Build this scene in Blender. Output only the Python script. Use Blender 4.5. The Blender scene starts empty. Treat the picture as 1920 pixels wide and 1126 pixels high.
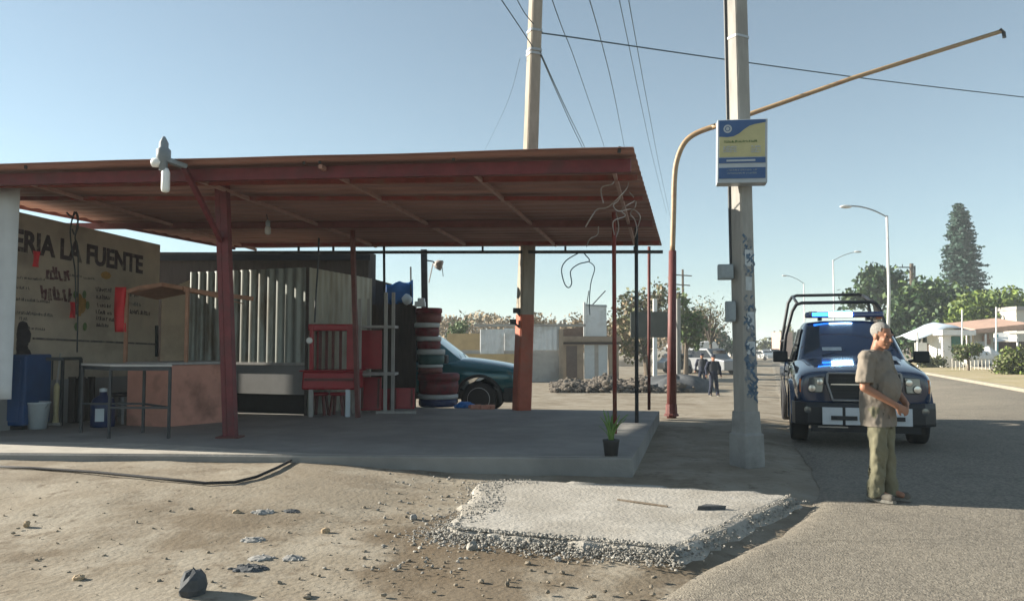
import bpy, bmesh, math, random
import numpy as np
from mathutils import Vector, Matrix, noise
random.seed(7)
R = math.radians
scene = bpy.context.scene
COL = scene.collection

# ------------------------------------------------------------------ camera, sky, sun, exposure
F = 1500.0            # focal length in pixels of the 1920 px wide photograph
CAMH = 1.5
PITCH = math.atan(85.0 / F)
cam_data = bpy.data.cameras.new("camera")
cam = bpy.data.objects.new("camera", cam_data)
COL.objects.link(cam)
cam.location = (0, 0, CAMH)
cam.rotation_euler = (math.pi / 2 + PITCH, 0, 0)
cam_data.sensor_fit = 'HORIZONTAL'
cam_data.sensor_width = 36.0
cam_data.lens = 36.0 * F / 1920.0
cam_data.clip_start = 0.05
cam_data.clip_end = 6000
scene.camera = cam

SUN_EL, SUN_AZ = 20.0, -76.0       # degrees; azimuth clockwise from +Y
world = bpy.data.worlds.new("World")
scene.world = world
world.use_nodes = True
wn = world.node_tree
sky = wn.nodes.new('ShaderNodeTexSky')
sky.sky_type = 'NISHITA'
sky.sun_disc = False
sky.sun_elevation = R(SUN_EL)
sky.sun_rotation = R(SUN_AZ)
sky.air_density = 1.0
sky.dust_density = 0.0
sky.ozone_density = 2.5
hs = wn.nodes.new('ShaderNodeHueSaturation')
hs.inputs['Saturation'].default_value = 0.56
hs.inputs['Value'].default_value = 1.0
wn.links.new(sky.outputs[0], hs.inputs['Color'])
tint = wn.nodes.new('ShaderNodeMixRGB'); tint.blend_type = 'MULTIPLY'; tint.inputs[0].default_value = 1.0
tint.inputs[2].default_value = (0.90, 1.05, 1.06, 1)
wn.links.new(hs.outputs[0], tint.inputs[1])
wn.links.new(tint.outputs[0], wn.nodes['Background'].inputs[0])
wn.nodes['Background'].inputs[1].default_value = 0.053
sd = bpy.data.lights.new("sun", 'SUN')
sd.energy = 5.0
sd.angle = R(0.6)
sd.color = (1.0, 0.92, 0.79)
sun = bpy.data.objects.new("sun", sd)
COL.objects.link(sun)
sdir = Vector((math.sin(R(SUN_AZ)) * math.cos(R(SUN_EL)), math.cos(R(SUN_AZ)) * math.cos(R(SUN_EL)), math.sin(R(SUN_EL))))
sun.rotation_euler = sdir.to_track_quat('Z', 'Y').to_euler()
sun.location = sdir * 60
scene.view_settings.view_transform = 'Standard'
scene.view_settings.look = 'None'
scene.view_settings.exposure = 1.5
scene.view_settings.gamma = 1.0
scene.cycles.max_bounces = 6
scene.cycles.diffuse_bounces = 4
scene.cycles.glossy_bounces = 3
scene.cycles.transmission_bounces = 4
scene.cycles.caustics_reflective = False
scene.cycles.caustics_refractive = False
scene.cycles.sample_clamp_indirect = 4.0

# ------------------------------------------------------------------ where things stand
CP, SP = math.cos(PITCH), math.sin(PITCH)
def ray(px, py):
    a, b = (px - 960) / F, (563 - py) / F
    return Vector((a, CP - b * SP, SP + b * CP))
def at(px, py, Y):
    d = ray(px, py)
    return Vector((0, 0, CAMH)) + d * (Y / d.y)
def gp(px, py, z=0.0):
    d = ray(px, py)
    return Vector((0, 0, CAMH)) + d * ((z - CAMH) / d.z)
def V(*a): return Vector(a)
def ss(a, b, x):
    t = min(1.0, max(0.0, (x - a) / (b - a)))
    return t * t * (3 - 2 * t)
def ground_z(x, y):
    xr = x - 0.32 * y
    rise = 0.15 * (1 - ss(-3.2, 1.0, x)) * ss(5, 8.3, y) * (1 - ss(22, 32, y))
    return rise - 0.6 * ss(14, 32, y) * (1 - ss(2.0, 8.0, xr))
def gpt(px, py):
    """pixel to the (dipping) ground"""
    z = 0.0
    for _ in range(12):
        p = gp(px, py, z)
        z = ground_z(p.x, p.y)
    return p

# ------------------------------------------------------------------ materials
def mat(name, col, rough=0.75, metal=0.0, var=0.18, scale=6.0, bump=0.0, bscale=40.0, col2=None, c2scale=1.5, c2lo=0.5, c2hi=0.65,
        spec=0.4, emis=None, estr=0.0, coat=0.0, stretch=None, trans=0.0):
    m = bpy.data.materials.new(name)
    m.use_nodes = True
    nt = m.node_tree
    b = nt.nodes['Principled BSDF']
    b.inputs['Roughness'].default_value = rough
    b.inputs['Metallic'].default_value = metal
    b.inputs['Specular IOR Level'].default_value = spec
    b.inputs['Coat Weight'].default_value = coat
    tc = nt.nodes.new('ShaderNodeTexCoord')
    src = tc.outputs['Object']
    if stretch:
        mp = nt.nodes.new('ShaderNodeMapping')
        mp.inputs['Scale'].default_value = stretch
        nt.links.new(src, mp.inputs[0]); src = mp.outputs[0]
    n = nt.nodes.new('ShaderNodeTexNoise')
    n.inputs['Scale'].default_value = scale
    n.inputs['Detail'].default_value = 8
    n.inputs['Roughness'].default_value = 0.65
    nt.links.new(src, n.inputs[0])
    cr = nt.nodes.new('ShaderNodeValToRGB')
    cr.color_ramp.elements[0].position = 0.3
    cr.color_ramp.elements[1].position = 0.7
    cr.color_ramp.elements[0].color = (*[c * (1 - var) for c in col], 1)
    cr.color_ramp.elements[1].color = (*[min(1, c * (1 + var)) for c in col], 1)
    nt.links.new(n.outputs[0], cr.inputs[0])
    out = cr.outputs[0]
    if col2:
        n2 = nt.nodes.new('ShaderNodeTexNoise')
        n2.inputs['Scale'].default_value = c2scale
        n2.inputs['Detail'].default_value = 7
        n2.inputs['Roughness'].default_value = 0.6
        nt.links.new(src, n2.inputs[0])
        r2 = nt.nodes.new('ShaderNodeValToRGB')
        r2.color_ramp.elements[0].position = c2lo
        r2.color_ramp.elements[1].position = c2hi
        nt.links.new(n2.outputs[0], r2.inputs[0])
        mx = nt.nodes.new('ShaderNodeMixRGB')
        mx.inputs[2].default_value = (*col2, 1)
        nt.links.new(r2.outputs[0], mx.inputs[0])
        nt.links.new(out, mx.inputs[1])
        out = mx.outputs[0]
    nt.links.new(out, b.inputs['Base Color'])
    if bump:
        n3 = nt.nodes.new('ShaderNodeTexNoise')
        n3.inputs['Scale'].default_value = bscale
        n3.inputs['Detail'].default_value = 6
        nt.links.new(src, n3.inputs[0])
        bp = nt.nodes.new('ShaderNodeBump')
        bp.inputs['Strength'].default_value = bump
        bp.inputs['Distance'].default_value = 0.02
        nt.links.new(n3.outputs[0], bp.inputs['Height'])
        nt.links.new(bp.outputs[0], b.inputs['Normal'])
    if emis:
        b.inputs['Emission Color'].default_value = (*emis, 1)
        b.inputs['Emission Strength'].default_value = estr
    if trans:
        b.inputs['Transmission Weight'].default_value = trans
    return m

M = {}
M['red_paint'] = mat("red_paint", (0.13, 0.02, 0.024), 0.55, var=0.25, scale=5, bump=0.15, col2=(0.09, 0.022, 0.024), c2scale=3)
M['rust_red'] = mat("rust_red", (0.20, 0.04, 0.03), 0.65, var=0.25, scale=9, col2=(0.17, 0.07, 0.045), c2scale=5, bump=0.1)
M['roof_sheet'] = mat("roof_sheet", (0.36, 0.20, 0.165), 0.6, var=0.18, scale=2.0, col2=(0.25, 0.13, 0.11), c2scale=1.2, stretch=(0.3, 1, 1))
M['rafter'] = mat("rafter_paint", (0.38, 0.23, 0.19), 0.6, var=0.2, scale=6)
M['steel_dark'] = mat("dark_steel", (0.03, 0.035, 0.04), 0.5, var=0.3, scale=10)
M['steel_grey'] = mat("grey_steel", (0.32, 0.34, 0.35), 0.5, metal=0.4, var=0.2, scale=8)
M['concrete'] = mat("old_concrete", (0.28, 0.275, 0.26), 0.85, var=0.16, scale=5, bump=0.3, bscale=35, col2=(0.19, 0.185, 0.175), c2scale=1.6)
M['fresh'] = mat("fresh_concrete", (0.37, 0.35, 0.31), 0.9, var=0.14, scale=9, bump=0.5, bscale=26, col2=(0.26, 0.238, 0.20), c2scale=1.3, c2lo=0.4, c2hi=0.7)
M['pole_conc'] = mat("pole_concrete", (0.30, 0.29, 0.265), 0.85, var=0.14, scale=7, bump=0.25, bscale=30, col2=(0.22, 0.212, 0.195), c2scale=2.5, stretch=(1, 1, 0.25))
M['weathered'] = mat("weathered_pole", (0.30, 0.265, 0.215), 0.85, var=0.2, scale=5, bump=0.25, bscale=30, col2=(0.21, 0.185, 0.15), c2scale=2.2, stretch=(1, 1, 0.25))
M['pebble'] = mat("tan_pebble", (0.20, 0.168, 0.125), 0.9, var=0.55, scale=20)
M['car_grey'] = mat("grey_paint", (0.20, 0.21, 0.22), 0.35, metal=0.2, var=0.05)
M['chrome_dull'] = mat("dull_chrome", (0.22, 0.23, 0.25), 0.3, metal=0.9, var=0.2)
M['tub_red'] = mat("worn_red_tub", (0.13, 0.012, 0.018), 0.6, var=0.3, scale=7, bump=0.2, col2=(0.06, 0.02, 0.022), c2scale=5)
M['sunlit_lip'] = mat("sunlit_cement", (0.40, 0.375, 0.325), 0.9, var=0.12, scale=4, bump=0.2, col2=(0.31, 0.29, 0.25), c2scale=2.5)  # paler than the floor, to put sunlight into its colour
M['white_cloth'] = mat("white_sheet", (0.46, 0.50, 0.53), 0.85, var=0.07, scale=4, bump=0.2, bscale=6)
M['wall_cream'] = mat("cream_wall", (0.42, 0.36, 0.28), 0.9, var=0.12, scale=3, bump=0.2, col2=(0.32, 0.275, 0.215), c2scale=1.3)
M['ink'] = mat("sign_ink", (0.04, 0.02, 0.022), 0.85, var=0.5, scale=18, col2=(0.22, 0.18, 0.14), c2scale=7, c2lo=0.56, c2hi=0.70)
M['ink_red'] = mat("sign_red", (0.10, 0.035, 0.04), 0.85, var=0.5, scale=18, col2=(0.28, 0.23, 0.18), c2scale=9, c2lo=0.5, c2hi=0.66)
M['ink_grey'] = mat("sign_grey", (0.09, 0.08, 0.075), 0.85, var=0.5, scale=18, col2=(0.28, 0.24, 0.19), c2scale=9, c2lo=0.52, c2hi=0.68)
M['ink_gold'] = mat("sign_gold", (0.34, 0.19, 0.04), 0.8, var=0.3, scale=15)
M['ink_green'] = mat("sign_green", (0.09, 0.15, 0.05), 0.8, var=0.3, scale=15)
M['red_tag'] = mat("red_card", (0.62, 0.02, 0.03), 0.6, var=0.1)
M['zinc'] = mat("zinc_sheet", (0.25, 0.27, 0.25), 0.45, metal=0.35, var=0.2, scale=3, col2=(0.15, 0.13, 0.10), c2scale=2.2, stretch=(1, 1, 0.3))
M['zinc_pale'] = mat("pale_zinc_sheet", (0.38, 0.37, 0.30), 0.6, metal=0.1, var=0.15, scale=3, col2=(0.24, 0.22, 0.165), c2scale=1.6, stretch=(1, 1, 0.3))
M['zinc_far'] = mat("galvanised_sheet", (0.62, 0.64, 0.64), 0.5, metal=0.1, var=0.1, scale=1.5, col2=(0.45, 0.44, 0.41), c2scale=0.8)
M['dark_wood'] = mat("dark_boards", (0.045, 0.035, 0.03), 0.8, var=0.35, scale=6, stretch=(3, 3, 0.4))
M['grey_panel'] = mat("grey_panel", (0.24, 0.24, 0.235), 0.8, var=0.1, scale=3)
M['black'] = mat("black_void", (0.012, 0.013, 0.016), 0.8, var=0.3)
M['orange_wall'] = mat("salmon_plaster", (0.52, 0.255, 0.19), 0.85, var=0.1, scale=4, bump=0.15, col2=(0.27, 0.13, 0.095), c2scale=1.4)
M['orange_wood'] = mat("orange_wood", (0.36, 0.19, 0.12), 0.7, var=0.2, scale=8)
M['pale_wood'] = mat("pale_wood", (0.34, 0.33, 0.31), 0.75, var=0.15, scale=8, stretch=(2, 2, 0.5))
M['top_grey'] = mat("table_top", (0.38, 0.37, 0.35), 0.7, var=0.1)
M['blue_plastic'] = mat("blue_plastic", (0.008, 0.06, 0.19), 0.4, var=0.15, scale=4)
M['navy_plastic'] = mat("navy_plastic", (0.01, 0.025, 0.09), 0.4, var=0.2)
M['bucket'] = mat("white_bucket", (0.55, 0.62, 0.66), 0.5, var=0.06)
M['red_plastic'] = mat("red_plastic", (0.30, 0.008, 0.018), 0.35, var=0.18, scale=5)
M['crate_rim'] = mat("pale_crate_rim", (0.36, 0.39, 0.39), 0.5, var=0.1)
M['teal_crate'] = mat("dark_teal_crate", (0.012, 0.06, 0.06), 0.5, var=0.2)
M['lampwhite'] = mat("white_lamp_glass", (0.82, 0.82, 0.79), 0.3, var=0.03)
M['socket'] = mat("grey_socket", (0.20, 0.23, 0.25), 0.6, var=0.2)
M['cable_blue'] = mat("cable_sheath", (0.045, 0.08, 0.105), 0.6, var=0.2)
M['cable_grey'] = mat("grey_cable", (0.42, 0.38, 0.36), 0.6, var=0.2)
M['ochre_paint'] = mat("ochre_paint", (0.34, 0.235, 0.13), 0.5, var=0.15, scale=8, col2=(0.30, 0.18, 0.10), c2scale=5)
M['maroon_paint'] = mat("maroon_paint", (0.13, 0.04, 0.035), 0.6, var=0.25, scale=8)
M['sign_blue'] = mat("sign_blue", (0.035, 0.09, 0.22), 0.45, var=0.08)
M['sign_yellow'] = mat("sign_yellow", (0.43, 0.40, 0.21), 0.5, var=0.08)
M['sign_pale'] = mat("sign_pale", (0.38, 0.42, 0.45), 0.5, var=0.06)
M['box_grey'] = mat("meter_box", (0.25, 0.29, 0.31), 0.5, var=0.15, scale=9)
M['graffiti'] = mat("blue_graffiti", (0.075, 0.125, 0.185), 0.8, var=0.45, scale=16, col2=(0.24, 0.24, 0.235), c2scale=9, c2lo=0.48, c2hi=0.6)
M['paper'] = mat("torn_poster", (0.44, 0.47, 0.48), 0.85, var=0.2, scale=14)
M['navy_paint'] = mat("navy_car_paint", (0.007, 0.027, 0.075), 0.15, metal=0.0, var=0.1, scale=2, coat=1.0, spec=0.5)
M['teal_paint'] = mat("teal_car_paint", (0.012, 0.10, 0.12), 0.25, metal=0.25, var=0.12, scale=2, coat=0.8)
M['rubber'] = mat("tyre_rubber", (0.018, 0.018, 0.02), 0.85, var=0.25, scale=20)
M['rim'] = mat("wheel_rim", (0.42, 0.42, 0.42), 0.35, metal=0.7, var=0.1)
M['chrome'] = mat("chrome", (0.62, 0.64, 0.66), 0.15, metal=1.0, var=0.05)
M['glass_dark'] = mat("tinted_glass", (0.008, 0.014, 0.022), 0.06, var=0.1, spec=0.7)
M['lens'] = mat("headlight_lens", (0.13, 0.145, 0.155), 0.1, metal=0.6, var=0.15, scale=12, coat=1.0)
M['lens_amber'] = mat("amber_lens", (0.55, 0.16, 0.05), 0.3, var=0.1)
M['car_black'] = mat("black_trim", (0.014, 0.016, 0.02), 0.45, var=0.2)
M['white_bumper'] = mat("white_bumper", (0.60, 0.62, 0.64), 0.45, var=0.06)
M['led'] = mat("blue_led", (0.03, 0.15, 0.7), 0.2, var=0.05, emis=(0.40, 0.70, 1.0), estr=14.0)
M['led_glow'] = mat("blue_led_side", (0.02, 0.12, 0.55), 0.2, var=0.05, emis=(0.02, 0.20, 1.0), estr=4.0)
M['lens_blue'] = mat("blue_lens", (0.01, 0.035, 0.16), 0.15, var=0.1, coat=1.0)
M['skin'] = mat("skin", (0.31, 0.15, 0.09), 0.55, var=0.1, scale=18)
M['hair'] = mat("grey_hair", (0.25, 0.235, 0.215), 0.9, var=0.3, scale=60, bump=0.6, bscale=120)
M['shirt'] = mat("taupe_cotton", (0.20, 0.172, 0.14), 0.9, var=0.08, scale=9, bump=0.35, bscale=14)
M['khaki'] = mat("khaki_cotton", (0.165, 0.155, 0.10), 0.9, var=0.1, scale=9, bump=0.35, bscale=16)
M['shoe'] = mat("canvas_shoe", (0.10, 0.09, 0.075), 0.8, var=0.2)
M['sole'] = mat("shoe_sole", (0.20, 0.19, 0.165), 0.8, var=0.1)
M['eye'] = mat("dark_eye", (0.02, 0.015, 0.012), 0.3, var=0.1)
M['uniform'] = mat("navy_uniform", (0.015, 0.02, 0.04), 0.85, var=0.2, scale=8)
M['vest'] = mat("police_vest", (0.02, 0.022, 0.03), 0.7, var=0.2)
M['yellow'] = mat("yellow_plastic", (0.75, 0.62, 0.06), 0.5, var=0.1)
M['leaf_dark'] = mat("dark_leaf", (0.035, 0.075, 0.028), 0.6, var=0.5, scale=0.9)
M['leaf_mid'] = mat("mid_leaf", (0.075, 0.125, 0.03), 0.6, var=0.45, scale=0.9)
M['leaf_lit'] = mat("yellow_green_leaf", (0.14, 0.19, 0.035), 0.6, var=0.4, scale=0.9)
M['leaf_olive'] = mat("olive_leaf", (0.11, 0.12, 0.05), 0.7, var=0.45, scale=1.5)
M['leaf_dry'] = mat("dry_twigs", (0.26, 0.20, 0.125), 0.85, var=0.4, scale=0.6)
M['leaf_blue'] = mat("conifer_needles", (0.03, 0.07, 0.05), 0.7, var=0.4, scale=0.7)
M['plant_green'] = mat("succulent_leaf", (0.12, 0.22, 0.05), 0.5, var=0.3, scale=12)
M['bark'] = mat("bark", (0.12, 0.095, 0.07), 0.9, var=0.3, scale=8, bump=0.3)
M['pot'] = mat("dark_pot", (0.035, 0.035, 0.035), 0.6, var=0.2)
M['block_wall'] = mat("block_wall", (0.37, 0.35, 0.32), 0.9, var=0.12, scale=1.5, bump=0.2, col2=(0.28, 0.26, 0.23), c2scale=0.8)
M['sand_wall'] = mat("ochre_adobe", (0.46, 0.33, 0.16), 0.9, var=0.15, scale=1.5)
M['brown_wall'] = mat("brown_adobe", (0.30, 0.235, 0.17), 0.9, var=0.18, scale=1.2, col2=(0.20, 0.16, 0.12), c2scale=0.7)
M['door_brown'] = mat("brown_door", (0.10, 0.075, 0.065), 0.7, var=0.2)
M['door_pale'] = mat("pale_blue_door", (0.50, 0.55, 0.57), 0.6, var=0.08)
M['rubble'] = mat("rubble_stone", (0.105, 0.088, 0.07), 0.9, var=0.45, scale=1.4)
M['gravel'] = mat("grey_gravel", (0.27, 0.255, 0.225), 0.9, var=0.6, scale=22)
M['stone_dark'] = mat("dark_stone", (0.07, 0.075, 0.08), 0.9, var=0.3, scale=12)
M['stone_tan'] = mat("tan_stone", (0.36, 0.27, 0.17), 0.9, var=0.25, scale=12)
M['stone_grey'] = mat("grey_stone", (0.26, 0.255, 0.24), 0.9, var=0.3, scale=12)
M['tarp_blue'] = mat("blue_tarp", (0.03, 0.17, 0.50), 0.5, var=0.2, scale=5)
M['tarp_pale'] = mat("pale_blue_tarp", (0.50, 0.58, 0.66), 0.6, var=0.08, scale=1.0)
M['white_paint'] = mat("white_paint", (0.74, 0.73, 0.70), 0.7, var=0.07, scale=2)
M['cream_paint'] = mat("cream_paint", (0.66, 0.62, 0.53), 0.8, var=0.08, scale=1.5)
M['kiosk_green'] = mat("green_shutter", (0.03, 0.12, 0.09), 0.6, var=0.15)
M['turquoise'] = mat("turquoise_paint", (0.10, 0.34, 0.38), 0.6, var=0.12)
M['tile_roof'] = mat("pink_tile_roof", (0.50, 0.33, 0.25), 0.8, var=0.15, scale=2)
M['awning_brown'] = mat("brown_awning", (0.12, 0.08, 0.06), 0.8, var=0.25)
M['galv'] = mat("galvanised_pole", (0.62, 0.62, 0.60), 0.5, metal=0.15, var=0.08)
M['billboard'] = mat("billboard_back", (0.055, 0.06, 0.05), 0.8, var=0.25, scale=1.0)
M['kerb'] = mat("kerb_concrete", (0.25, 0.225, 0.18), 0.9, var=0.12, scale=2)
M['puddle'] = mat("puddle_water", (0.10, 0.09, 0.075), 0.10, var=0.1, spec=0.6)
M['car_silver'] = mat("silver_paint", (0.5, 0.51, 0.52), 0.3, metal=0.4, var=0.05)
M['car_dark'] = mat("dark_paint", (0.04, 0.045, 0.05), 0.3, metal=0.3, var=0.05)
M['black_cloth'] = mat("dark_bundle", (0.022, 0.018, 0.022), 0.85, var=0.3)
M['broom'] = mat("straw_yellow", (0.52, 0.46, 0.26), 0.85, var=0.2, scale=14)

# ------------------------------------------------------------------ mesh helpers
class MB:
    def __init__(s): s.v = []; s.f = []
    def add(s, verts, faces):
        o = len(s.v)
        s.v += [tuple(p) for p in verts]
        s.f += [tuple(i + o for i in f) for f in faces]
        return s
    def box(s, c, size, X=None, Y=None, Z=None, rz=0.0, taper=1.0):
        c = Vector(c)
        if X is None:
            X = Vector((math.cos(rz), math.sin(rz), 0)); Y = Vector((-math.sin(rz), math.cos(rz), 0)); Z = Vector((0, 0, 1))
        hx, hy, hz = size[0] / 2, size[1] / 2, size[2] / 2
        vs = []
        for k in (-1, 1):
            t = taper if k > 0 else 1.0
            for i, j in ((-1, -1), (1, -1), (1, 1), (-1, 1)):
                vs.append(c + X * (i * hx * t) + Y * (j * hy * t) + Z * (k * hz))
        s.add(vs, [(3, 2, 1, 0), (4, 5, 6, 7), (0, 1, 5, 4), (1, 2, 6, 5), (2, 3, 7, 6), (3, 0, 4, 7)])
        return s
    def bar(s, a, b, w, h=None, up=V(0, 0, 1)):
        """box beam from a to b, w wide, h high"""
        a, b = Vector(a), Vector(b); h = h or w
        Z = (b - a); L = Z.length; Z.normalize()
        X = Z.cross(up)
        if X.length < 1e-4: X = Z.cross(Vector((0, 1, 0)))
        X.normalize(); Y = Z.cross(X)
        s.box((a + b) / 2, (w, h, L), X, Y, Z)
        return s
    def tube(s, pts, r, n=8, cap=True):
        pts = [Vector(p) for p in pts]
        rs = r if isinstance(r, (list, tuple)) else [r] * len(pts)
        base = len(s.v); prev = None
        for i, p in enumerate(pts):
            t = (pts[min(i + 1, len(pts) - 1)] - pts[max(i - 1, 0)]).normalized()
            if prev is None:
                u = t.cross(Vector((0, 0, 1)))
                if u.length < 1e-3: u = t.cross(Vector((0, 1, 0)))
                u.normalize()
            else:
                u = (prev - t * prev.dot(t)).normalized()
            prev = u; w = t.cross(u)
            for k in range(n):
                a = 2 * math.pi * k / n
                s.v.append(tuple(p + (u * math.cos(a) + w * math.sin(a)) * rs[i]))
        for i in range(len(pts) - 1):
            for k in range(n):
                a0 = base + i * n + k; a1 = base + i * n + (k + 1) % n
                s.f.append((a0, a1, a1 + n, a0 + n))
        if cap:
            s.f.append(tuple(base + k for k in range(n))[::-1])
            s.f.append(tuple(base + (len(pts) - 1) * n + k for k in range(n)))
        return s
    def loft(s, rings, cap=True, closed=True):
        base = len(s.v); n = len(rings[0])
        for r in rings: s.v += [tuple(p) for p in r]
        for i in range(len(rings) - 1):
            for k in range(n if closed else n - 1):
                a0 = base + i * n + k; a1 = base + i * n + (k + 1) % n
                s.f.append((a0, a1, a1 + n, a0 + n))
        if cap:
            s.f.append(tuple(base + k for k in range(n))[::-1])
            s.f.append(tuple(base + (len(rings) - 1) * n + k for k in range(n)))
        return s
    def lathe(s, prof, c=(0, 0, 0), X=V(1, 0, 0), Y=V(0, 1, 0), Z=V(0, 0, 1), n=20, cap=True):
        """prof: (radius, height) pairs; spun about Z"""
        c = Vector(c)
        rings = [[c + Z * h + (X * math.cos(2 * math.pi * k / n) + Y * math.sin(2 * math.pi * k / n)) * r for k in range(n)] for r, h in prof]
        return s.loft(rings, cap)
    def prism(s, poly, vec):
        poly = [Vector(p) for p in poly]; vec = Vector(vec); n = len(poly); o = len(s.v)
        s.v += [tuple(p) for p in poly] + [tuple(p + vec) for p in poly]
        s.f.append(tuple(range(o, o + n))[::-1]); s.f.append(tuple(range(o + n, o + 2 * n)))
        for k in range(n):
            k2 = (k + 1) % n
            s.f.append((o + k, o + k2, o + n + k2, o + n + k))
        return s
    def ell(s, c, r, n=12, m=8, X=V(1, 0, 0), Y=V(0, 1, 0), Z=V(0, 0, 1), jit=0.0):
        c = Vector(c); rings = []
        for i in range(m + 1):
            th = math.pi * (0.02 + 0.96 * i / m)
            ring = []
            for k in range(n):
                a = 2 * math.pi * k / n
                q = 1 + (random.uniform(-jit, jit) if jit else 0)
                ring.append(c + (X * (r[0] * math.sin(th) * math.cos(a)) + Y * (r[1] * math.sin(th) * math.sin(a)) + Z * (-r[2] * math.cos(th))) * q)
            rings.append(ring)
        return s.loft(rings, True)
    def build(s, name, material, parent=None, local=False, smooth=False, bevel=0.0, solid=0.0, origin=None):
        vs = np.array(s.v, dtype=float)
        if parent is not None:
            off = Vector((0, 0, 0)) if local else Vector(parent.get('_org', (0, 0, 0)))
        else:
            if origin is not None: off = Vector(origin)
            elif local: off = Vector((0, 0, 0))
            else:
                lo, hi = vs.min(0), vs.max(0)
                off = Vector(((lo[0] + hi[0]) / 2, (lo[1] + hi[1]) / 2, lo[2]))
        vs = vs - np.array(off)
        me = bpy.data.meshes.new(name)
        me.from_pydata([tuple(p) for p in vs], [], s.f)
        bm = bmesh.new(); bm.from_mesh(me)
        if len(bm.faces) < 60000:
            bmesh.ops.recalc_face_normals(bm, faces=bm.faces)
        bm.to_mesh(me); bm.free()
        if smooth:
            me.polygons.foreach_set('use_smooth', [True] * len(me.polygons))
        me.materials.append(material)
        o = bpy.data.objects.new(name, me); COL.objects.link(o)
        o['_org'] = tuple(off)
        if parent is not None: o.parent = parent
        else: o.location = off
        if bevel:
            b = o.modifiers.new("bevel", 'BEVEL'); b.width = bevel; b.segments = 2; b.limit_method = 'ANGLE'; b.angle_limit = R(35)
        if solid:
            b = o.modifiers.new("solid", 'SOLIDIFY'); b.thickness = solid; b.offset = 0
        return o

def tag(o, label, cat, group=None, kind=None):
    if label: o['label'] = label
    if cat: o['category'] = cat
    if group: o['group'] = group
    if kind: o['kind'] = kind
    return o
def thing(name, label, cat, loc=(0, 0, 0), group=None, rz=0.0):
    o = bpy.data.objects.new(name, None); COL.objects.link(o)
    o.empty_display_size = 0.2
    o.location = loc; o.rotation_euler = (0, 0, rz)
    o['_org'] = tuple(loc)
    return tag(o, label, cat, group)
def structure(o):
    o['kind'] = 'structure'; return o
def copy_tree(o, parent=None):
    c = o.copy(); COL.objects.link(c)
    if parent is not None: c.parent = parent
    for ch in [x for x in bpy.data.objects if x.parent == o]:
        copy_tree(ch, c)
    return c
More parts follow.
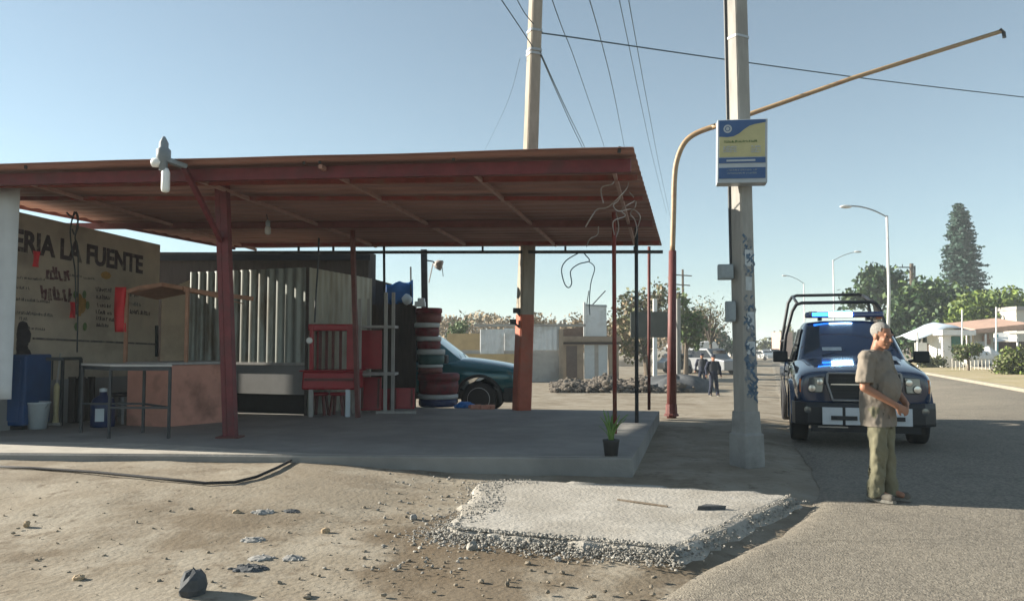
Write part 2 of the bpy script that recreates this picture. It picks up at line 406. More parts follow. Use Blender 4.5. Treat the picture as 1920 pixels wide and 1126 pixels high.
# ------------------------------------------------------------------ ground, road, verge
def ground_mat(name, cols, scales, bump, bscale, speck=None, brown=None):
    m = bpy.data.materials.new(name); m.use_nodes = True
    nt = m.node_tree; b = nt.nodes['Principled BSDF']
    b.inputs['Roughness'].default_value = 0.95
    b.inputs['Specular IOR Level'].default_value = 0.15
    tc = nt.nodes.new('ShaderNodeTexCoord'); src = tc.outputs['Object']
    out = None
    for i, (c, (sc_, lo, hi)) in enumerate(zip(cols, scales)):
        if out is None:
            rgb = nt.nodes.new('ShaderNodeRGB'); rgb.outputs[0].default_value = (*c, 1); out = rgb.outputs[0]; continue
        n = nt.nodes.new('ShaderNodeTexNoise'); n.inputs['Scale'].default_value = sc_; n.inputs['Detail'].default_value = 9; n.inputs['Roughness'].default_value = 0.68
        n.noise_dimensions = '4D'; n.inputs['W'].default_value = i * 3.7
        nt.links.new(src, n.inputs['Vector'])
        r = nt.nodes.new('ShaderNodeValToRGB'); r.color_ramp.elements[0].position = lo; r.color_ramp.elements[1].position = hi
        nt.links.new(n.outputs[0], r.inputs[0])
        mx = nt.nodes.new('ShaderNodeMixRGB'); mx.inputs[2].default_value = (*c, 1)
        nt.links.new(r.outputs[0], mx.inputs[0]); nt.links.new(out, mx.inputs[1]); out = mx.outputs[0]
    if brown:
        sp = nt.nodes.new('ShaderNodeMapping'); sp.inputs['Location'].default_value = (0.35, -5.9, 0); sp.vector_type = 'POINT'
        sp.inputs['Scale'].default_value = (1, 1, 0)
        nt.links.new(src, sp.inputs[0])
        sc2 = nt.nodes.new('ShaderNodeVectorMath'); sc2.operation = 'MULTIPLY'; sc2.inputs[1].default_value = (0.62, 0.36, 0)
        nt.links.new(sp.outputs[0], sc2.inputs[0])
        ln_ = nt.nodes.new('ShaderNodeVectorMath'); ln_.operation = 'LENGTH'; nt.links.new(sc2.outputs[0], ln_.inputs[0])
        nb = nt.nodes.new('ShaderNodeTexNoise'); nb.inputs['Scale'].default_value = 1.7; nb.inputs['Detail'].default_value = 8; nt.links.new(src, nb.inputs['Vector'])
        ad = nt.nodes.new('ShaderNodeMath'); ad.operation = 'ADD'; nt.links.new(ln_.outputs['Value'], ad.inputs[0]); nt.links.new(nb.outputs[0], ad.inputs[1])
        rr = nt.nodes.new('ShaderNodeValToRGB'); rr.color_ramp.elements[0].position = 0.85; rr.color_ramp.elements[1].position = 1.45
        rr.color_ramp.elements[0].color = (0.75, 0.75, 0.75, 1); rr.color_ramp.elements[1].color = (0, 0, 0, 1)
        nt.links.new(ad.outputs[0], rr.inputs[0])
        mx = nt.nodes.new('ShaderNodeMixRGB'); mx.inputs[2].default_value = (*brown, 1)
        nt.links.new(rr.outputs[0], mx.inputs[0]); nt.links.new(out, mx.inputs[1]); out = mx.outputs[0]
    if speck:
        vz = nt.nodes.new('ShaderNodeTexVoronoi'); vz.inputs['Scale'].default_value = speck
        nt.links.new(src, vz.inputs['Vector'])
        r = nt.nodes.new('ShaderNodeValToRGB'); r.color_ramp.elements[0].position = 0.0; r.color_ramp.elements[1].position = 1.0
        r.color_ramp.elements[0].color = (0.55, 0.55, 0.55, 1); r.color_ramp.elements[1].color = (1.3, 1.3, 1.3, 1)
        nt.links.new(vz.outputs['Color'], r.inputs[0])
        mx = nt.nodes.new('ShaderNodeMixRGB'); mx.blend_type = 'MULTIPLY'; mx.inputs[0].default_value = 0.8
        nt.links.new(out, mx.inputs[1]); nt.links.new(r.outputs[0], mx.inputs[2]); out = mx.outputs[0]
    if speck:
        nd = nt.nodes.new('ShaderNodeTexNoise'); nd.inputs['Scale'].default_value = 2.0; nd.inputs['Detail'].default_value = 6; nt.links.new(src, nd.inputs['Vector'])
        va = nt.nodes.new('ShaderNodeVectorMath'); va.operation = 'SCALE'; va.inputs['Scale'].default_value = 0.55; nt.links.new(nd.outputs['Color'], va.inputs[0])
        vb = nt.nodes.new('ShaderNodeVectorMath'); vb.operation = 'ADD'; nt.links.new(src, vb.inputs[0]); nt.links.new(va.outputs[0], vb.inputs[1])
        vc = nt.nodes.new('ShaderNodeTexVoronoi'); vc.feature = 'DISTANCE_TO_EDGE'; vc.inputs['Scale'].default_value = 0.42; nt.links.new(vb.outputs[0], vc.inputs['Vector'])
        rc_ = nt.nodes.new('ShaderNodeValToRGB'); rc_.color_ramp.elements[0].position = 0.0; rc_.color_ramp.elements[1].position = 0.012
        rc_.color_ramp.elements[0].color = (0.45, 0.45, 0.45, 1); rc_.color_ramp.elements[1].color = (1, 1, 1, 1)
        nt.links.new(vc.outputs['Distance'], rc_.inputs[0])
        mc = nt.nodes.new('ShaderNodeMixRGB'); mc.blend_type = 'MULTIPLY'; mc.inputs[0].default_value = 0.3
        nt.links.new(out, mc.inputs[1]); nt.links.new(rc_.outputs[0], mc.inputs[2]); out = mc.outputs[0]
    nt.links.new(out, b.inputs['Base Color'])
    n3 = nt.nodes.new('ShaderNodeTexNoise'); n3.inputs['Scale'].default_value = bscale; n3.inputs['Detail'].default_value = 8
    nt.links.new(src, n3.inputs['Vector'])
    bp = nt.nodes.new('ShaderNodeBump'); bp.inputs['Strength'].default_value = bump; bp.inputs['Distance'].default_value = 0.03
    nt.links.new(n3.outputs[0], bp.inputs['Height']); nt.links.new(bp.outputs[0], b.inputs['Normal'])
    return m
dirt = ground_mat("dirt", [(0.25, 0.214, 0.162), (0.175, 0.14, 0.098), (0.31, 0.275, 0.218), (0.15, 0.118, 0.083)],
                  [(0, 0, 0), (0.6, 0.46, 0.60), (1.3, 0.45, 0.60), (5.0, 0.54, 0.68)], 0.3, 22, brown=(0.125, 0.092, 0.058))
asphalt = ground_mat("asphalt", [(0.235, 0.21, 0.17), (0.195, 0.175, 0.145), (0.275, 0.245, 0.195)],
                     [(0, 0, 0), (0.7, 0.45, 0.68), (0.35, 0.52, 0.70)], 0.5, 75, speck=42)

def noisy(x, y):
    near = (1 - ss(14, 22, y)) * (1 - ss(9, 14, abs(x)))
    z = 0.0
    if near > 0:
        z += near * (0.03 * noise.noise(V(x * 0.7, y * 0.7, 3)) + 0.010 * noise.noise(V(x * 2.3, y * 2.3, 7)) + 0.005 * noise.noise(V(x * 6, y * 6, 1)))
    return z
def axis(lo, hi, near_lo, near_hi, step):
    a = list(np.arange(near_lo, near_hi, step)); s = step; x = near_hi
    while x < hi: a.append(x); s *= 1.14; x += s
    a.append(hi); s = step; x = near_lo - step
    while x > lo: a.insert(0, x); s *= 1.14; x -= s
    a.insert(0, lo); return a
def road_left(y):
    e = 0.36
    pts = [(0, -2.2), (4.0, -1.15), (4.7, -0.82), (5.4, -0.50), (6.4, 0.05), (7.5, 0.40), (9, 0.52), (12, 0.42), (20, 0.36), (2000, 0.36)]
    for (a, b), (c, d) in zip(pts, pts[1:]):
        if a <= y <= c: e = b + (d - b) * (y - a) / (c - a); break
    return e + 0.10 * noise.noise(V(y * 0.9, 1.7, 0)) + 0.05 * noise.noise(V(y * 3.1, 5.7, 0))
ROAD_R = 8.25
def in_road(x, y):
    xr = x - 0.32 * y
    return ss(road_left(y) - 0.5, road_left(y) + 0.05, xr) * (1 - ss(ROAD_R + 0.3, ROAD_R + 1.2, xr))
g = MB()
xs = axis(-900, 900, -8.0, 6.0, 0.11); ys = axis(-40, 1400, 3.4, 11.5, 0.11)
for y in ys:
    for x in xs:
        k = in_road(x, y)
        g.v.append((x, y, ground_z(x, y) + noisy(x, y) * (1 - k) - 0.04 * k))
nx = len(xs)
for j in range(len(ys) - 1):
    for i in range(nx - 1):
        a = j * nx + i; g.f.append((a, a + 1, a + 1 + nx, a + nx))
structure(g.build("ground", dirt, origin=(0, 0, 0), smooth=True))

rd = MB(); rys = axis(0.5, 1390, 3.5, 16, 0.2); nc = 40
for y in rys:
    l = road_left(y)
    for i in range(nc + 1):
        t = i / nc
        t = t * t * 0.4 + t * 0.6
        xr = l + (ROAD_R + 0.1 - l) * t; x = xr + 0.32 * y
        z = ground_z(x, y) + 0.012 * math.sin(t * math.pi) + 0.004 * noise.noise(V(x * 3, y * 3, 0))
        if i == 0: z -= 0.03
        rd.v.append((x, y, z))
for j in range(len(rys) - 1):
    for i in range(nc):
        a = j * (nc + 1) + i; rd.f.append((a, a + 1, a + nc + 2, a + nc + 1))
structure(rd.build("road", asphalt, origin=(0, 0, 0), smooth=True))

kb = MB(); kys = axis(12, 900, 14, 40, 1.0); rings = []
for y in kys:
    x = ROAD_R + 0.32 * y; z = ground_z(x, y)
    rings.append([(x, y, z - .05), (x + .02, y, z + .11), (x + .16, y, z + .11), (x + .18, y, z - .05)])
kb.loft(rings, True)
structure(kb.build("kerb", M['kerb'], origin=(0, 0, 0)))
vg = MB(); verge = ground_mat("dry_verge", [(0.40, 0.33, 0.20), (0.30, 0.27, 0.13), (0.47, 0.41, 0.29)], [(0, 0, 0), (0.5, .5, .65), (1.3, .5, .68)], 0.6, 12)
rings = []
for y in kys:
    x = ROAD_R + 0.32 * y
    rings.append([(x + .17 + 4.5 * t, y, ground_z(x + .17 + 4.5 * t, y) + .10 + .04 * noise.noise(V(y, t * 5, 0))) for t in (0, .25, .5, .75, 1)])
vg.loft(rings, False, closed=False)
structure(vg.build("verge", verge, origin=(0, 0, 0), smooth=True))
sw = MB(); rings = []
for y in kys:
    x = ROAD_R + 0.32 * y + 4.74
    rings.append([(x, y, -.1), (x + .01, y, .17), (x + 5.5, y, .17), (x + 5.51, y, -.1)])
sw.loft(rings, True)
structure(sw.build("pavement", M['kerb'], origin=(0, 0, 0)))

# ------------------------------------------------------------------ raised floor of the stand and the fresh slab
FH = 0.23
fr = gp(1186, 896, 0); fr.z = 0
du = Vector((-0.981, 0.194, 0)); dd = Vector((0.225, 0.974, 0))
def floor_pt(a, b, z=FH): p = fr + du * a + dd * b; p.z = z; return p
fl = MB(); rings = []
NA = 60
FLA = fr.copy(); FLB = V(-9.6, fr.y + .55, 0); FLD = fr + dd * 6.72; FLC_ = V(-9.0, 18.0, 0)
for i in range(NA + 1):
    a = 12.0 * i / NA
    w = 0.015 * noise.noise(V(a * 1.3, 0, 0))
    u_ = a / 12.0; fa = FLA * (1 - u_) + FLB * u_; fb_ = FLD * (1 - u_) + FLC_ * u_; e_ = (fb_ - fa).normalized()
    def fp_(d, z): q = fa + e_ * d; q.z = z; return q
    LL = (fb_ - fa).length
    rings.append([fp_(w, -0.2), fp_(w + .012, FH - .02), fp_(w + .03, FH), fp_(LL * .5, FH), fp_(LL - .03, FH), fp_(LL, -.7)])
fl.loft(rings, True, closed=True)
floor_m = mat("floor_concrete", (0.26, 0.25, 0.23), 0.85, var=0.16, scale=1.3, bump=0.25, bscale=30, col2=(0.18, 0.175, 0.165), c2scale=0.9, c2lo=.45, c2hi=.7)
structure(fl.build("concrete_floor", floor_m, origin=(0, 0, 0)))
lipm = MB(); rows = []  # pale floor edge; widening at the left paints in the sunlit strip
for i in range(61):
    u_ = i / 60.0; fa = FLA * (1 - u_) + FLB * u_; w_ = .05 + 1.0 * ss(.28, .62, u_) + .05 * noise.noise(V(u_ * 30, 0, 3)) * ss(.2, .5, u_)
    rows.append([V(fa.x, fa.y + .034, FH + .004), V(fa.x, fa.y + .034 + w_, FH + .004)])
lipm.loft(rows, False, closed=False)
structure(lipm.build("sunlit_floor_lip", M['sunlit_lip'], origin=(0, 0, 0)))

pad_px = [(905, 902), (1000, 899), (1110, 903), (1200, 905), (1330, 915), (1440, 924), (1482, 928), (1455, 944), (1390, 972), (1330, 1000), (1262, 1026), (1180, 1020), (1080, 1012), (985, 1004), (900, 996), (838, 986), (858, 960), (885, 930)]
PADH = 0.075
pad = [gp(px, py, PADH) for px, py in pad_px]
def smooth_poly(poly, n):
    out = []
    m = len(poly)
    for i in range(m):
        p0, p1, p2, p3 = poly[i - 1], poly[i], poly[(i + 1) % m], poly[(i + 2) % m]
        for k in range(n):
            t = k / n
            out.append(0.5 * ((2 * p1) + (p2 - p0) * t + (2 * p0 - 5 * p1 + 4 * p2 - p3) * t * t + (3 * p1 - p0 - 3 * p2 + p3) * t ** 3))
    return out
padc = smooth_poly(pad, 6)
cen = sum(padc, Vector()) / len(padc)
pm = MB()
outer = []; top = []; mid = []; inn = []
for i, p in enumerate(padc):
    j = 0.05 * noise.noise(V(p.x * 5, p.y * 5, 2)) + 0.03 * noise.noise(V(p.x * 13, p.y * 13, 5))
    d = (p - cen); d.z = 0; L = d.length; d.normalize()
    outer.append(V(p.x, p.y, -0.06) + d * (0.15 + 1.4 * j)); top.append(V(p.x, p.y, PADH - .015 + j * .3) + d * j)
    inn.append(V(p.x, p.y, PADH + .002 + j * .15) - d * (0.09 - j))
rings = [outer, top, inn]
for q in (0.8, 0.6, 0.4, 0.2, 0.03):
    rings.append([V(cen.x + (p.x - cen.x) * q, cen.y + (p.y - cen.y) * q, PADH + 0.006 + 0.007 * noise.noise(V(p.x * 2 * q, p.y * 2 * q, 4))) for p in padc])
pm.loft(rings, True)
structure(pm.build("concrete_pad", M['fresh'], origin=(0, 0, 0), smooth=False))

# loose gravel round the fresh slab (uncountable: one object)
def stone(mb, c, r, sub=0):
    ph = (1 + 5 ** .5) / 2
    vs = [(-1, ph, 0), (1, ph, 0), (-1, -ph, 0), (1, -ph, 0), (0, -1, ph), (0, 1, ph), (0, -1, -ph), (0, 1, -ph), (ph, 0, -1), (ph, 0, 1), (-ph, 0, -1), (-ph, 0, 1)]
    fs = [(0, 11, 5), (0, 5, 1), (0, 1, 7), (0, 7, 10), (0, 10, 11), (1, 5, 9), (5, 11, 4), (11, 10, 2), (10, 7, 6), (7, 1, 8), (3, 9, 4), (3, 4, 2), (3, 2, 6), (3, 6, 8), (3, 8, 9), (4, 9, 5), (2, 4, 11), (6, 2, 10), (8, 6, 7), (9, 8, 1)]
    a = random.uniform(0, 6.28); ca, sa = math.cos(a), math.sin(a)
    sx, sy, sz = random.uniform(.7, 1.3), random.uniform(.6, 1.1), random.uniform(.45, .85)
    out = []
    for v in vs:
        q = random.uniform(.75, 1.2) * r / 1.9
        x, y, z = v[0] * sx * q, v[1] * sy * q, v[2] * sz * q
        out.append((c[0] + x * ca - y * sa, c[1] + x * sa + y * ca, c[2] + z))
    mb.add(out, fs)
gv = MB()
n = len(padc)
def edge_gravel(i0, i1, count, w_in, w_out, rmin, rmax, pile):
    for _ in range(count):
        i = random.randint(i0, i1) % n; t = random.random()
        p = padc[i] * (1 - t) + padc[(i + 1) % n] * t
        d = p - cen; d.z = 0; d.normalize()
        q = abs(random.gauss(0, 1)) * w_out if random.random() < .72 else -random.random() * w_in
        pos = p + d * q
        z = 0.012 + max(0, pile * (1 - q / (w_out * 1.6))) * random.random() if q > 0 else PADH + .004
        r = rmin + (rmax * 1.9 - rmin) * random.random() ** 2.4
        stone(gv, (pos.x, pos.y, z + r * .25), r)
edge_gravel(6 * 10, 6 * 15, 4200, .10, .13, .004, .0085, .06)      # near edge
edge_gravel(6 * 15, 6 * 18 + 5, 3400, .36, .24, .003, .0075, .04)  # left end
edge_gravel(6 * 6, 6 * 10, 1500, .05, .07, .004, .008, .06)        # road side
for _ in range(300):
    p = gpt(random.gauss(810, 70), random.uniform(878, 1075)); stone(gv, (p.x, p.y, p.z + .004), .004 + .018 * random.random() ** 2.5)
tag(gv.build("gravel", M['gravel'], origin=(0, 0, 0)), None, None, kind='stuff')
gv = MB()
for _ in range(230):                                              # thrown about on the dirt
    p = gpt(random.uniform(560, 1260), random.uniform(900, 1120))
    stone(gv, (p.x, p.y, p.z + .003), .005 + .022 * random.random() ** 2.5)
for _ in range(330):
    p = gpt(random.uniform(0, 900), random.uniform(900, 1120))
    stone(gv, (p.x, p.y, p.z + .003), .004 + .016 * random.random() ** 3)
tag(gv.build("pebbles", M['pebble'], origin=(0, 0, 0)), None, None, kind='stuff')

# clods and rocks one can point to
def rock(px, py, w, m, label, lump=1, flat=.6):
    p = gpt(px, py); mb = MB()
    if lump > 1:
        for k in range(lump * 9):
            a_ = random.uniform(0, 6.28); q_ = random.random() ** .8
            r_ = w * random.uniform(.06, .24) * (1.15 - .6 * q_)
            stone(mb, (p.x + math.cos(a_) * q_ * w * .75, p.y + math.sin(a_) * q_ * w * .6, p.z + r_ * .15), r_)
        mb.ell((p.x, p.y, p.z), (w * .62, w * .5, .018), 14, 6, jit=.12)
        lump = 0
    for k in range(lump):
        mb.ell((p.x + random.uniform(-w, w) * .5 * (lump > 1), p.y + random.uniform(-w, w) * .3 * (lump > 1), p.z + w * flat * .25), (w * random.uniform(.35, .55), w * random.uniform(.3, .5), w * flat * random.uniform(.4, .7)), 9, 6, jit=.16)
    tag(mb.build("rock", m, smooth=False), label, "rock", "rocks lying on the bare dirt")
rock(360, 1112, .21, M['stone_dark'], "big black stone at the bottom edge of the dirt", 1, .75)
rock(492, 960, .17, M['stone_grey'], "grey stony clod pressed in the dirt, farthest of a loose line", 3, .35)
rock(474, 1012, .15, M['stone_grey'], "round grey clod in the middle of a line of clods", 3, .4)
rock(488, 1046, .14, M['stone_grey'], "flat grey clod between two others on the pale dirt", 2, .4)
rock(470, 1066, .18, M['stone_dark'], "dark flat clod nearest the camera in the line of clods", 3, .35)
rock(548, 1046, .12, M['stone_grey'], "small grey clod right of the line of clods", 2, .4)
rock(443, 962, .075, M['stone_tan'], "brown pebble left of the farthest grey clod")
rock(147, 1087, .085, M['stone_tan'], "rusty brown stone alone on the left dirt")
rock(545, 958, .12, M['stone_dark'], "dark crumbled clod right of the farthest grey clod", 3, .3)
rock(610, 997, .07, M['stone_tan'], "tan pebble between the clods and the gravel heap")
rock(775, 972, .09, M['stone_grey'], "grey stone on the dirt left of the new slab")
rock(885, 1030, .09, M['gravel'], "pale stone fallen below the near edge of the new slab", 1, .8)
rock(1045, 1050, .07, M['stone_grey'], "grey stone below the middle of the slab's gravel edge")
rock(50, 985, .07, M['stone_tan'], "small tan pebble at the far left of the dirt")
shd_ = MB(); q = gp(1334, 955, PADH + .008)  # dark wedge added in place of a cast shadow
shd_.prism([q + V(-.13, -.02, 0), q + V(.12, .0, 0), q + V(.05, .06, 0), q + V(-.04, .08, 0)], (.01, 0, .035))
tag(shd_.build("shadow_shard", M['stone_dark']), "dark flat shard painting a shadow on the new slab near its road side", "stone")
shadow_rod = MB(); shadow_rod.tube([gp(1158, 936, PADH + .014), gp(1205, 942, PADH + .018), gp(1252, 949, PADH + .014)], .010, 6)  # thin dark rod added where a shadow line crosses the slab
tag(shadow_rod.build("stick", M['bark']), "thin dark rod painting a shadow line across the new slab", "stick")
# wire hose on the dirt; its left stretch stands in for a cast shadow
hz = MB()
pts = [gpt(px, py) for px, py in [(-40, 878), (60, 882), (180, 890), (300, 902), (385, 911), (440, 909), (480, 899), (520, 881), (545, 868), (552, 856)]]
pts = [V(p.x, p.y, p.z + .03) for p in pts]
pts = [pts[0]] + [q for q in pts[1:]]
hz.tube(pts, .016, 6)
tag(hz.build("hose", M['rubber'], smooth=True), "thin black hose lying on the dirt in front of the stand, its left part in place of a cast shadow", "hose")

# ------------------------------------------------------------------ the canopy
FRc = at(1187, 279, 8.7); BRc = at(1241, 462, 15.4); BLc = at(440, 466, 17.3)
nrm = (BRc - FRc).cross(BLc - FRc).normalized()
if nrm.z < 0: nrm = -nrm
def rp(px, py, below=0.0):
    d = ray(px, py); o = Vector((0, 0, CAMH))
    t = nrm.dot((FRc - nrm * below) - o) / nrm.dot(d)
    return o + d * t
FLc = rp(-330, 318)
print("FL", FLc, "FR", FRc, "BR", BRc, "BL", BLc)
can = thing("canopy", "long red sheet metal canopy on thin posts over the concrete floor", "canopy", (fr.x, fr.y, FH))
rs = MB(); NS, NT = 24, 220
for j in range(NT + 1):
    t = j / NT
    for i in range(NS + 1):
        s_ = i / NS
        p = (FRc * (1 - s_) + FLc * s_) * (1 - t) + (BRc * (1 - s_) + BLc * s_) * t
        ph = (t * 26) % 1.0
        h = 0.020 * (ss(.1, .3, ph) - ss(.6, .8, ph))
        sag = 0.012 * noise.noise(V(s_ * 6, t * 3, 0)) * (1 if 0 < t < 1 else 1)
        rs.v.append(tuple(p + nrm * (h + sag + .02)))
for j in range(NT):
    for i in range(NS):
        a = j * (NS + 1) + i; rs.f.append((a, a + 1, a + NS + 2, a + NS + 1))
rs.build("roof_sheet", M['roof_sheet'], can, solid=.006, smooth=False)
def canbar(name, a, b, w, h, m, par=can): return MB().bar(a, b, w, h).build(name, m, par, bevel=.004)
# purlins (left to right)
canbar("edge_beam", rp(1183, 311, .09), rp(-330, 345, .09), .09, .15, M['red_paint'])
canbar("purlin", rp(1195, 333, .045), rp(-330, 352, .045), .05, .07, M['rust_red'])
canbar("purlin", rp(1205, 372, .045), rp(-300, 372, .045), .05, .06, M['rust_red'])
canbar("purlin", rp(1224, 419, .06), rp(120, 424, .06), .07, .11, M['maroon_paint'])
canbar("purlin", rp(1236, 455, .045), rp(440, 459, .045), .05, .07, M['rust_red'])
# rafters (front to back), pale
for a, b in (((600, 312), (872, 458)), ((888, 325), (1042, 460)), ((352, 330), (705, 462)), ((60, 345), (480, 468)), ((1150, 318), (1190, 458))):
    canbar("rafter", rp(a[0], a[1], .055), rp(b[0], b[1], .055), .045, .05, M['rafter'])
for px, py in ((850, 300), (1160, 286), (570, 307), (600, 306), (50, 316)):
    p = rp(px, py); MB().tube([p + V(0, -.02, -.01), p + V(.01, -.03, .06)], .02, 6).build("bolt", M['steel_dark'], can)
MB().bar(BLc + nrm * .02, FLc + nrm * .02, .05, .09).build("edge_trim", M['maroon_paint'], can)
def post(pb, pt, w, m, name="post", shape='box', zb=FH, ztop=None):
    b = gp(pb[0], pb[1], zb); t = at(pt[0], pt[1], b.y)
    mb = MB()
    if shape == 'box': mb.bar(b, t, w, w, up=dd)
    else: mb.tube([b, t], w / 2, 10)
    o = mb.build(name, m, can, smooth=(shape != 'box'), bevel=.004 if shape == 'box' else 0)
    return b, t, o
b, t, o = post((437, 820), (421, 338), .105, M['red_paint'], name="channel_post")
# second channel welded beside the first, and a foot plate
off = Vector((.095, -.03, 0))
MB().bar(b - off + V(0, 0, 0), t - off, .075, .10, up=dd).build("channel_post", M['red_paint'], can, bevel=.004)
MB().box(b - off * .5 + V(0, 0, .012), (.32, .26, .02)).build("foot_plate", M['maroon_paint'], can)
MB().bar(at(415, 452, b.y - .03), rp(345, 314, .06), .06, .06).build("brace", M['red_paint'], can)
post((1153, 812), (1151, 398), .062, M['rust_red'], shape='tube')
post((1194, 792), (1193, 420), .062, M['steel_dark'], shape='tube')
post((1217, 768), (1217, 462), .062, M['maroon_paint'], shape='tube')
post((671, 782), (661, 432), .075, M['maroon_paint'])
post((722, 772), (720, 462), .05, M['steel_dark'], shape='tube')
MB().bar(at(798, 700, 17.3), at(795, 468, 17.3), .13, .13).build("post", M['steel_dark'], can)
rl = MB(); rl.bar(at(1243, 472, 15.35), at(436, 473, 17.2), .045, .06)
rl.build("rail", M['steel_dark'], can)
for px in (720, 905, 1060, 1190, 560, 625):
    Y = 15.35 + (1243 - px) / 807 * 1.85
    MB().bar(at(px, 473, Y), at(px, 462, Y), .05, .04).build("tie", M['steel_dark'], can)

# floodlight on the far canopy post
fp = thing("floodlight", "small grey floodlight on a bent arm by the far dark canopy post", "lamp", at(800, 500, 16.4))
MB().tube([at(800, 488, 16.4), at(812, 490, 16.4), at(818, 497, 16.4)], .015, 6).build("arm", M['steel_dark'], fp)
MB().lathe([(.03, -.10), (.09, -.04), (.11, .06), (.10, .08)], at(822, 496, 16.4), X=V(0, 1, 0), Y=V(.3, 0, .95), Z=V(.95, 0, -.3), n=14).build("lamp_head", M['cable_grey'], fp, smooth=True)
MB().tube([at(812, 493, 16.4), at(804, 530, 16.4)], .012, 6).build("stay", M['cable_grey'], fp)
MB().tube([at(829, 500, 16.4), at(831, 518, 16.4)], .008, 5).build("cord", M['steel_dark'], fp)

# bulb cluster on the front edge
Yb = 9.75
bl = thing("lamp_cluster", "pair of bare white bulbs in grey holders on the roof edge", "lamp", at(312, 320, Yb))
MB().lathe([(.012, .0), (.05, .02), (.052, .12), (.085, .16), (.085, .27), (.055, .30), (.055, .36), (.02, .43), (.01, .44)], at(306, 322, Yb), n=14).build("holder", M['socket'], bl, smooth=True)
MB().bar(at(308, 298, Yb), at(350, 313, Yb + .15), .10, .06).build("arm", M['socket'], bl, bevel=.01)
MB().lathe([(.03, .30), (.042, .27), (.05, .25), (.052, .05), (.045, .015), (.02, 0)], at(310, 361, Yb), n=14).build("bulb", M['lampwhite'], bl, smooth=True)
MB().lathe([(.02, -.07), (.055, -.05), (.06, .02), (.045, .07), (.02, .08)], at(294, 305, Yb), X=V(0, 1, 0), Y=V(0, 0, 1), Z=V(1, 0, 0), n=14).build("bulb", M['lampwhite'], bl, smooth=True)
Y2 = 12.0
b2 = thing("hanging_bulb", "dim white bulb hanging alone under the middle of the canopy", "lamp", at(502, 440, Y2))
MB().tube([rp(500, 402), at(502, 412, Y2)], .008, 5).build("cord", M['steel_dark'], b2)
MB().lathe([(.02, .22), (.035, .20), (.035, .14), (.025, .12)], at(502, 440, Y2), n=12).build("holder", M['socket'], b2, smooth=True)
MB().lathe([(.03, .13), (.045, .10), (.045, .02), (.02, 0)], at(502, 440, Y2), n=12).build("bulb", M['top_grey'], b2, smooth=True)

# tangled cables under the right corner
def spline(pts, n=8):
    out = []; pts = [Vector(p) for p in pts]
    P = [pts[0]] + pts + [pts[-1]]
    for i in range(1, len(P) - 2):
        p0, p1, p2, p3 = P[i - 1:i + 3]
        for k in range(n):
            t = k / n
            out.append(0.5 * ((2 * p1) + (p2 - p0) * t + (2 * p0 - 5 * p1 + 4 * p2 - p3) * t * t + (3 * p1 - p0 - 3 * p2 + p3) * t ** 3))
    out.append(pts[-1]); return out
tc_ = thing("tangled_cable", "knot of loose grey cables hanging under the canopy corner", "cable", at(1180, 380, 10.5))
cab = [([(1145, 318), (1150, 335), (1148, 345), (1130, 350), (1127, 360), (1131, 380)], 9.9),
       ([(1185, 300), (1178, 345), (1165, 365), (1140, 388), (1120, 392), (1110, 405), (1098, 425)], 10.2),
       ([(1180, 360), (1190, 375), (1175, 385), (1165, 395), (1172, 405), (1150, 415), (1152, 440)], 10.8),
       ([(1170, 345), (1188, 362), (1192, 385), (1182, 400), (1190, 412), (1194, 430), (1190, 445)], 11.2),
       ([(1175, 352), (1160, 375), (1150, 385), (1160, 396), (1185, 392), (1200, 405), (1196, 425)], 10.6),
       ([(1122, 425), (1120, 440), (1106, 448), (1100, 462)], 12.5),
       ([(1155, 398), (1160, 425), (1156, 442), (1150, 452)], 12.05)]
for pts, Y in cab:
    MB().tube(spline([at(x, y, Y + .25 * math.sin(i * 2.1)) for i, (x, y) in enumerate(pts)], 6), .008, 6).build("strand", M['cable_grey'], tc_, smooth=True)
lp = MB()
lp.tube(spline([at(x, y, 15.6) for x, y in [(1085, 474), (1062, 488), (1053, 505), (1058, 530), (1066, 539), (1072, 530), (1070, 508), (1085, 495), (1105, 489), (1098, 478), (1094, 473)]], 6), .012, 6)
lp.tube(spline([at(x, y, 15.6) for x, y in [(1104, 490), (1115, 502), (1108, 530), (1105, 565), (1106, 590)]], 6), .010, 6)
tag(lp.build("cable_loop", M['cable_blue'], smooth=True), "thin cable looping down from the rail at the back of the canopy", "cable")
# ------------------------------------------------------------------ lettering helper
def text_mesh(txt, size, thick=0.006, bold=0.0):
    cu = bpy.data.curves.new("lettering_curve", 'FONT'); cu.body = txt; cu.size = size; cu.extrude = thick; cu.offset = bold
    cu.resolution_u = 3
    o = bpy.data.objects.new("lettering_tmp", cu); COL.objects.link(o)
    bpy.context.view_layer.update()
    dg = bpy.context.evaluated_depsgraph_get()
    me = bpy.data.meshes.new_from_object(o.evaluated_get(dg))
    vs = [Vector(v.co) for v in me.vertices]; fs = [tuple(p.vertices) for p in me.polygons]
    bpy.data.objects.remove(o); bpy.data.curves.remove(cu); bpy.data.meshes.remove(me)
    return vs, fs
def place_text(mb, txt, org, X, Yv, size, width=None, thick=.006, bold=0.0):
    vs, fs = text_mesh(txt, size, thick, bold)
    x0 = min(v.x for v in vs); x1 = max(v.x for v in vs)
    k = (width / (x1 - x0)) if width else 1.0
    N = X.cross(Yv)
    mb.add([Vector(org) + X * ((v.x - x0) * k) + Yv * v.y + N * (v.z + .004) for v in vs], fs)
